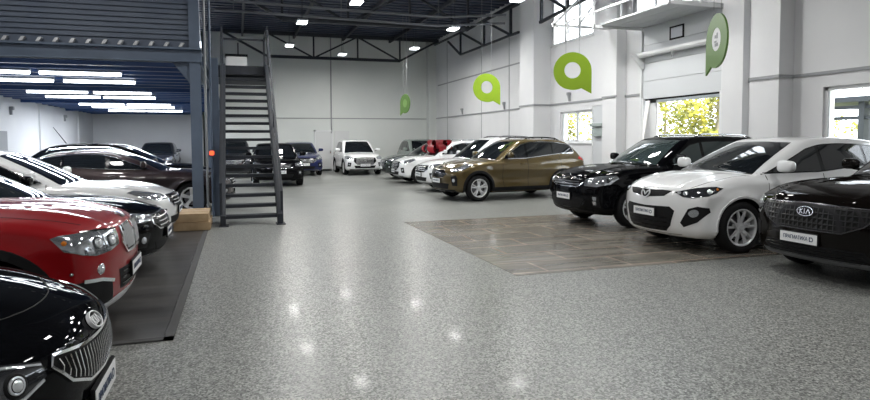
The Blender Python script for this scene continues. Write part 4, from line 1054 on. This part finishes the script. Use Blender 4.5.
bm = B(); bar(bm, (8.6,15.6,4.86), (10.6,15.6,4.86), .07); bar(bm, (8.6,15.6,4.86), (10.5,15.6,6.6), .07); bar(bm, (9.4,15.6,4.86), (10.5,15.6,6.2), .05); part('bracket_frame', bm, M['frame_white'], t); t.name = 'bracket_frame'
for i, x in enumerate((.4, 3.0, 5.6, 8.2)):
    bm = B(); bar(bm, (x,20.5,7.12), (x,33.3,7.12), .10, .16); tag(obj('roof_purlin', bm, M['steel_dark']), '%s dark purlin running lengthwise under the roof deck' % ('leftmost','second from left','third from left','rightmost')[i], 'purlin', 'roof purlins')
for i, (y, z, lab) in enumerate(((21.6,6.28,'upper pale service pipe crossing the hall in front of the truss'),(21.7,5.98,'lower pale service pipe crossing the hall under the truss'))):
    bm = B(); tube(bm, [(-.6,y,z),(7.2,y,z-.12),(9.9,y+.0,z+.12)], .045); [tube(bm, [(x,y,z-.05),(x,y,ZC-.06)], .008, 4) for x in (0.,3.6,7.2)]; tag(obj('service_pipe', bm, mat('pipe', (.16,.17,.19), .4, .3)), lab, 'pipe')
# ------------------------------------------------------------------ ceiling lamps
LAMPS = [(2.2,21.2,1),(2.2,26.4,1),(4.75,28.4,1),(3.4,17.75,1),(7.45,25.7,1),(7.5,20.9,1),(7.75,16.05,1),(5.0,23.0,0),(4.55,12.3,1),(1.2,9.5,1),(7.9,11.0,1),(4.6,6.6,1),(-3.6,9.6,1),(-3.6,4.6,1),(1.0,2.4,1),(7.4,3.2,1),(-3.4,-.8,1),(4.,-1.5,1),(1.4,14.6,1),(4.6,15.6,1),(8.2,13.4,1)]  # near-hall lamps are unseen; final ones added to light the far end
where = ['over the dark cars at the back','above the navy SUV at the back','above the white SUV by the back wall','at the top centre of the hall','over the far right row of cars','over the middle of the right row','beside the right wall column top','','over the middle aisle']+['unseen in the near part of the hall']*12
lp = None
for i, (x, y, on) in enumerate(LAMPS):
    if not on: continue
    z = 5.6; lab = 'small bright pendant ceiling lamp '+where[i]
    if lp is None:
        lp = thing('pendant_lamp', lab, 'ceiling lamp', (x,y,z), 0, 'pendant lamps in the hall')
        bm = B(); box(bm, -.17, .17, -.28, .28, .03, .10); obj('housing', bm, M['fixture'], lp, bevel=.01)
        bm = B(); box(bm, -.15, .15, -.26, .26, .0, .03); obj('diffuser', bm, M['lampglow'], lp)
        bm = B(); tube(bm, [(0,-.2,.1),(0,-.2,1.55)], .008, 5); tube(bm, [(0,.2,.1),(0,.2,1.55)], .008, 5); obj('suspension', bm, M['steel_dark'], lp)
    else: dup(lp, (x,y,z), 0, lab)
    
    la = bpy.data.lights.new('pendant_lamp_light', 'AREA'); la.shape = 'RECTANGLE'; la.size = .4; la.size_y = .6; la.energy = 62 if y < 15.7 else (80 if y < 24 else 140); la.color = (1.,.99,.955)
    lo = bpy.data.objects.new('lamp_light', la); lo.location = (x,y,z-.03); C.objects.link(lo)
# unseen globe lamps under the roof, added to brighten the far wall
for i, (x, y) in enumerate(((1.0,18.0),(4.8,17.4),(8.2,16.2))):
    t = thing('fill_globe', 'unseen round fill lamp added high under the roof deck, %s' % ('left','middle','right')[i], 'ceiling lamp', (x,y,6.5), 0, 'added fill globes under the roof')
    bm = B(); bmesh.ops.create_uvsphere(bm, u_segments=16, v_segments=10, radius=.2); obj('globe', bm, M['tubeglow'], t, smooth=True)
    bm = B(); tube(bm, [(0,0,.19),(0,0,.75)], .015, 6); tube(bm, [(0,0,.16),(0,0,.24)], .07, 12); obj('suspension', bm, M['steel_dark'], t)
    la = bpy.data.lights.new('fill_globe_light', 'POINT'); la.energy = 330; la.shadow_soft_size = .22; la.color = (1.,.99,.955)
    lo = bpy.data.objects.new('fill_globe_light', la); lo.location = (x,y,6.5); C.objects.link(lo)
# ------------------------------------------------------------------ hanging green signs
def green_sign(loc, rz, lab, back=False):
    t = thing('hanging_sign', lab, 'sign', loc, rz, None); r, ri, th = .43, .185, .03
    g = M['green_dark'] if back else M['green']
    bm = B(); out = []
    N = 44
    for k in range(N):
        a = 2*PI*k/N; c, s = math.cos(a), math.sin(a)
        # outline: a disc whose lower right corner is drawn down into a pointed tail
        o = (r*c, r*s)
        if -PI/2-.35 < (a-2*PI if a > PI else a) <= 0:
            aa = (a-2*PI if a > PI else a)
            if aa > -PI/4*1.4: o = (r, r*s*1.0 if aa > -.5 else max(-.60, -r*.48-(-.5-aa)*.62))
            else: o = (r*c*1.02+.02, r*s)
        out.append(o)
    F1 = [bm.verts.new((x,-th/2,z)) for x,z in out]; F2 = [bm.verts.new((x,th/2,z)) for x,z in out]
    I1 = [bm.verts.new((ri*math.cos(2*PI*k/N),-th/2,ri*math.sin(2*PI*k/N)+.02)) for k in range(N)]; I2 = [bm.verts.new((v.co.x,th/2,v.co.z)) for v in I1]
    for k in range(N):
        j = (k+1)%N
        bm.faces.new((F1[k],F1[j],I1[j],I1[k])); bm.faces.new((F2[j],F2[k],I2[k],I2[j])); bm.faces.new((F1[j],F1[k],F2[k],F2[j])); bm.faces.new((I1[k],I1[j],I2[j],I2[k]))
    obj('sign_board', bm, g, t)
    bm = B(); tube(bm, [(-.15,0,.38),(-.15,0,4.05)], .004, 4); tube(bm, [(.15,0,.38),(.15,0,4.05)], .004, 4); obj('suspension', bm, M['wall_line'], t)
    if back:
        bm = B(); lathe_y(bm, [(.001,-.01),(ri+.002,-.01),(ri+.002,.01),(.001,.01)], 32, cz=.02); f = obj('sign_face', bm, M['white'] if back != 'far' else mat('pale green', (.2,.34,.10), .4), t)
        if back != 'far':
            bm = B(); 
            for sy in (-1,1):
                box(bm, -.07, .05, sy*.014-.003, sy*.014+.003, -.09, -.04); box(bm, -.01, .07, sy*.014-.003, sy*.014+.003, -.03, .0); box(bm, -.06, -.02, sy*.014-.003, sy*.014+.003, .03, .12); box(bm, .0, .06, sy*.014-.003, sy*.014+.003, .04, .09)
            obj('sign_print', bm, M['wall_line'], f)
    return t
green_sign((7.25,26.6,3.28), math.radians(-75+180), 'farthest green ring sign, seen nearly edge-on near the back corner', 'far')
green_sign((7.25,17.2,3.20), math.radians(-5), 'lime green ring sign hanging above the ochre SUV')
green_sign((7.35,12.4,3.18), math.radians(-22), 'large lime green ring sign hanging above the lower two-pane window')
green_sign((7.35,7.98,3.18), math.radians(180-112), 'darker green sign with a white centre, turned edge-on before the garage door', True)
# ------------------------------------------------------------------ outside
bm = B(); box(bm, WX+.35, 60, -20, 70, -.3, -.15); struct('ground_outside', bm, M['grass'])
def tree(x, y, R, H, seed, lab, nl=3200):
    rnd = random.Random(seed); t = thing('tree', lab, 'tree', (x,y,-.15), 0, 'trees outside the right wall')
    bm = B(); tube(bm, [(0,0,0),(.05,.1,H*.4),(0,0,H*.8)], [.10,.07,.03], 8)
    for k in range(6):
        a = k*1.05; z = H*(.3+.08*k); tube(bm, [(0,0,z),(math.cos(a)*R*.6,math.sin(a)*R*.6,z+.5)], [.03,.01], 5)
    obj('trunk', bm, M['bark'], t)
    P = []; Fc = []
    blobs = [(rnd.gauss(0,R*.42),rnd.gauss(0,R*.42),H*(.18+.72*rnd.random()),R*(.28+.3*rnd.random())) for _ in range(16)]
    for k in range(nl):
        bx, by, bz, br = blobs[k%16]; d = Vector((rnd.gauss(0,1),rnd.gauss(0,1),rnd.gauss(0,1))).normalized()*br*(.5+.5*rnd.random())
        c = Vector((bx,by,bz))+d; u = Vector((rnd.gauss(0,1),rnd.gauss(0,1),rnd.gauss(0,1))).normalized(); w = u.orthogonal().normalized(); s = .07+.07*rnd.random()
        i = len(P); P += [c+u*s, c+w*s*.6, c-u*s, c-w*s*.6]; Fc.append((i,i+1,i+2,i+3))
    me = bpy.data.meshes.new('foliage'); me.from_pydata([tuple(p) for p in P], [], Fc); o = link('foliage', me, M['leaf'], t)
places = [(18.2,19.6,1.9,5.5),(20.5,25.6,2.1,6.0),(26.5,28.0,2.2,6.2),(18.0,31.5,2.2,5.0),(25.0,39.0,2.4,6.0),(22,13.5,2.0,5.5),(28.5,19.5,2.3,6.0)]
tl = ['yellow-green tree straight outside the half-open garage door','yellow-green tree behind the first one outside the garage door','tree seen at the right of the garage door opening','bleached tree outside the lower two-pane window','tree far off outside the lower two-pane window','tree outside the right-hand window behind the carport','second tree outside the right-hand window, farther off']
for i, (x,y,R,H) in enumerate(places): tree(x, y, R, H, 11+i, tl[i])
t = thing('carport', 'grey open carport standing outside the right-hand window', 'carport', (15,10,0)); M['carport'] = mat('weathered grey steel', (.055,.06,.07), .6)
bm = B(); box(bm, 13.6, 17.5, 6.6, 13.2, 2.46, 2.58); part('roof', bm, M['carport'], t)
for x, y in ((13.8,7.8),(13.8,10.4),(13.8,12.9),(17.3,12.9),(17.3,10.2),(17.3,7.6)):
    bm = B(); box(bm, x-.07, x+.07, y-.07, y+.07, -.15, 2.46); part('post', bm, M['carport'], t)
for z in (2.3,2.05):
    bm = B(); box(bm, 13.77, 13.83, 6.6, 13.2, z, z+.08); part('beam', bm, M['carport'], t)
# ------------------------------------------------------------------ the cars on show
def ang(a): return PI+math.radians(a)
black_sedan_near((-1.63,3.38,0), 0, 'glossy black sedan in the near left corner with a vertical-fin chrome grille')
red_coupe_suv((-1.74,5.95,0), 0, 'red SUV with twin kidney grille, second in the left row')
generic('sedan', M['black_paint'], (-1.80,8.6,0), 0, 'black sedan in the left row directly behind the red SUV', 'sedan', front='wide', surround='chrome', res=.028, rim=('twin',5), H=1.46)
generic('crossover', M['white_paint'], (-1.85,11.02,0), 0, 'white car in the left row just before the cardboard cartons', 'wagon', front='wide', surround='chrome', res=.03, H=1.52)
generic('wagon', M['brown_paint'], (-.98,15.6,0), 0, 'dark brown low crossover parked side-on behind the mezzanine column', 'wagon', front='big', surround='chrome', res=.03, L=4.75, H=1.46, rim=('wide',5), glassm=M['glass'])
c = generic('suv', M['black_paint'], (-1.35,18.5,0), 0, 'black estate car with a roof antenna, behind the dark brown crossover', 'wagon', front='kia', surround='chrome', res=.035, L=4.85, WB=2.85, H=1.60, belt=1.05, beltR=1.12, hc=1.05, rx=-3.3, bx=-3.85, dlo_end=-3.5)
bm = B(); tube(bm, [(-2.95,0,1.58),(-3.25,0,2.02)], [.012,.005], 6); obj('antenna', bm, M['plastic'], c.root)
c.root.name = 'estate_car'
generic('suv', M['darkgrey_paint'], (-3.75,32.2,0), -PI/2, 'dark SUV facing forward by the far wall under the tube lights', 'suv', front='wide', res=.045, H=1.62, W=1.82, text=None)
black_suv_new((6.93,5.14,0), ang(0), 'black-brown SUV with honeycomb grille at the right edge of the picture')
white_crossover((6.68,7.62,0), ang(0), 'white crossover with low black mouth and winged badge, second from the right edge')
black_suv_old((6.84,10.25,0), ang(0), 'black SUV parked between the white crossover and the ochre SUV')
ochre_suv((5.98,15.8,0), ang(6), 'ochre-brown SUV parked side-on in the middle of the right row')
generic('suv', M['white_paint'], (6.45,18.75,0), ang(3), 'white SUV directly behind the ochre SUV', 'suv', front='wide', res=.035, L=4.55, WB=2.7, H=1.73, rx=-3.1, bx=-3.5, rail='dark', arch=M['plastic'])
r6 = generic('suv', M['white_paint'], (6.55,22.7,0), ang(0), 'white SUV with the red gift bow on its bonnet', 'suv', front='big', res=.04, L=4.2, WB=2.6, FO=.85, H=1.63, rail=True)
generic('suv', M['green_paint'], (6.75,25.6,0), ang(0), 'dark green SUV, last facing the aisle in the right row', 'suv', front='big', res=.045, L=4.0, WB=2.5, FO=.85, H=1.60, text=None)
generic('suv', M['silver_paint'], (9.2,29.3,0), -PI/2, 'silver-green SUV in the far right corner behind the row', 'suv', front='wide', res=.05, L=4.4, H=1.72, W=1.80, text=None)
generic('suv', M['white_paint'], (5.75,29.2,0), -PI/2, 'white SUV facing the camera before the back wall', 'suv', front='big', res=.035, L=4.5, H=1.69, W=1.84, arch=M['plastic'])
generic('suv', M['navy_paint'], (2.95,29.4,0), -PI/2, 'navy blue SUV facing the camera left of the back door', 'suv', front='wide', res=.04, L=4.4, H=1.60, W=1.82)
generic('suv', M['darkgrey_paint'], (-.20,29.0,0), -PI/2, 'dark grey SUV seen through the upper treads of the stairs', 'suv', front='wide', res=.045, L=4.6, H=1.72, W=1.86)
generic('crossover', M['black_paint'], (1.42,23.0,0), -PI/2, 'black crossover facing the camera just right of the stairs', 'suv', front='kia', res=.03, L=4.4, H=1.56, hf=.84, hc=1.02, belt=1.0, beltR=1.06, W=1.82)
# gift bow
p = r6.hit(('T', -.25, 0)); t = thing('gift_bow', 'large red ribbon bow lying on the bonnet of a white SUV', 'bow', (6.55+1.0,22.6,p.z+.10), PI)
def loop(a, el, R, w, nm='bow_loop'):
    d = Vector((math.cos(a)*math.cos(el), math.sin(a)*math.cos(el), math.sin(el))); sd = Vector((-math.sin(a), math.cos(a), 0)); up = d.cross(sd)
    if up.z < 0: up = -up
    bm = B(); rows = []
    for k in range(15):
        q = k/14*2*PI-PI; rr = R*.5*(1+math.cos(q)); hh = R*.26*math.sin(q)*(1+math.cos(q))*.6
        ww = w*(.35+.65*rr/R); c = d*rr+up*hh
        rows.append((bm.verts.new(c+sd*ww), bm.verts.new(c-sd*ww)))
    for x, y in zip(rows, rows[1:]): bm.faces.new((x[0],x[1],y[1],y[0]))
    bmesh.ops.solidify(bm, geom=bm.faces[:], thickness=.006); obj(nm, bm, M['bow'], t, smooth=True)
for k in range(9): loop(k*2*PI/9, .3, .74, .15)
for k in range(7): loop(k*2*PI/7+.3, .8, .66, .14)
for k in range(4): loop(k*2*PI/4+.6, 1.2, .40, .10)

# ------------------------------------------------------------------ daylight, sun, camera
w = bpy.data.worlds.new('sky'); bpy.context.scene.world = w; w.use_nodes = True
nt = w.node_tree; bg = nt.nodes['Background']; bg.inputs['Color'].default_value = (.86,.93,1,1); bg.inputs['Strength'].default_value = 5.
sl = bpy.data.lights.new('sun', 'SUN'); sl.energy = 4.; sl.angle = .02; sl.color = (1,.93,.8)
so = bpy.data.objects.new('sun', sl); so.rotation_euler = Vector((-.2,1,-1.1)).to_track_quat('-Z','Y').to_euler(); C.objects.link(so)
for k in (1,2,3,4,6):
    y0, y1, z0, z1 = WIN[k] if k in WIN else (11.6,14.1,1.3,2.65)
    pl = bpy.data.lights.new('window_portal', 'AREA'); pl.shape = 'RECTANGLE'; pl.size = z1-z0; pl.size_y = y1-y0; pl.cycles.is_portal = True
    po = bpy.data.objects.new('window_portal', pl); po.location = (WX+.28,(y0+y1)/2,(z0+z1)/2); po.rotation_euler = (0, PI/2, 0); C.objects.link(po)
F_, H_, HY_, TH, PT, RL = 610., 1.60, 141., math.radians(18.), math.radians(3.), math.radians(.3)
fw = Vector((math.sin(TH)*math.cos(PT), math.cos(TH)*math.cos(PT), -math.sin(PT))); rt0 = Vector((math.cos(TH), -math.sin(TH), 0)); up0 = rt0.cross(fw)
rt = rt0*math.cos(RL)-up0*math.sin(RL); up = up0*math.cos(RL)+rt0*math.sin(RL)
cd = bpy.data.cameras.new('camera'); cd.sensor_width = 36; cd.lens = F_/870*36; cd.clip_start = .05; cd.clip_end = 300
cd.shift_y = -(200-(HY_+F_*math.tan(PT)))/870
co = bpy.data.objects.new('camera', cd); C.objects.link(co)
Mx = Matrix((rt, up, -fw)).transposed().to_4x4(); Mx.translation = (0,0,H_); co.matrix_world = Mx
sc = bpy.context.scene; sc.camera = co
sc.view_settings.view_transform = 'Standard'; sc.view_settings.look = 'None'; sc.view_settings.exposure = .4; sc.view_settings.gamma = 1.
sc.cycles.max_bounces = 8; sc.cycles.diffuse_bounces = 4; sc.cycles.glossy_bounces = 4; sc.cycles.transmission_bounces = 6; sc.cycles.sample_clamp_indirect = 6.; sc.cycles.caustics_reflective = False; sc.cycles.caustics_refractive = False
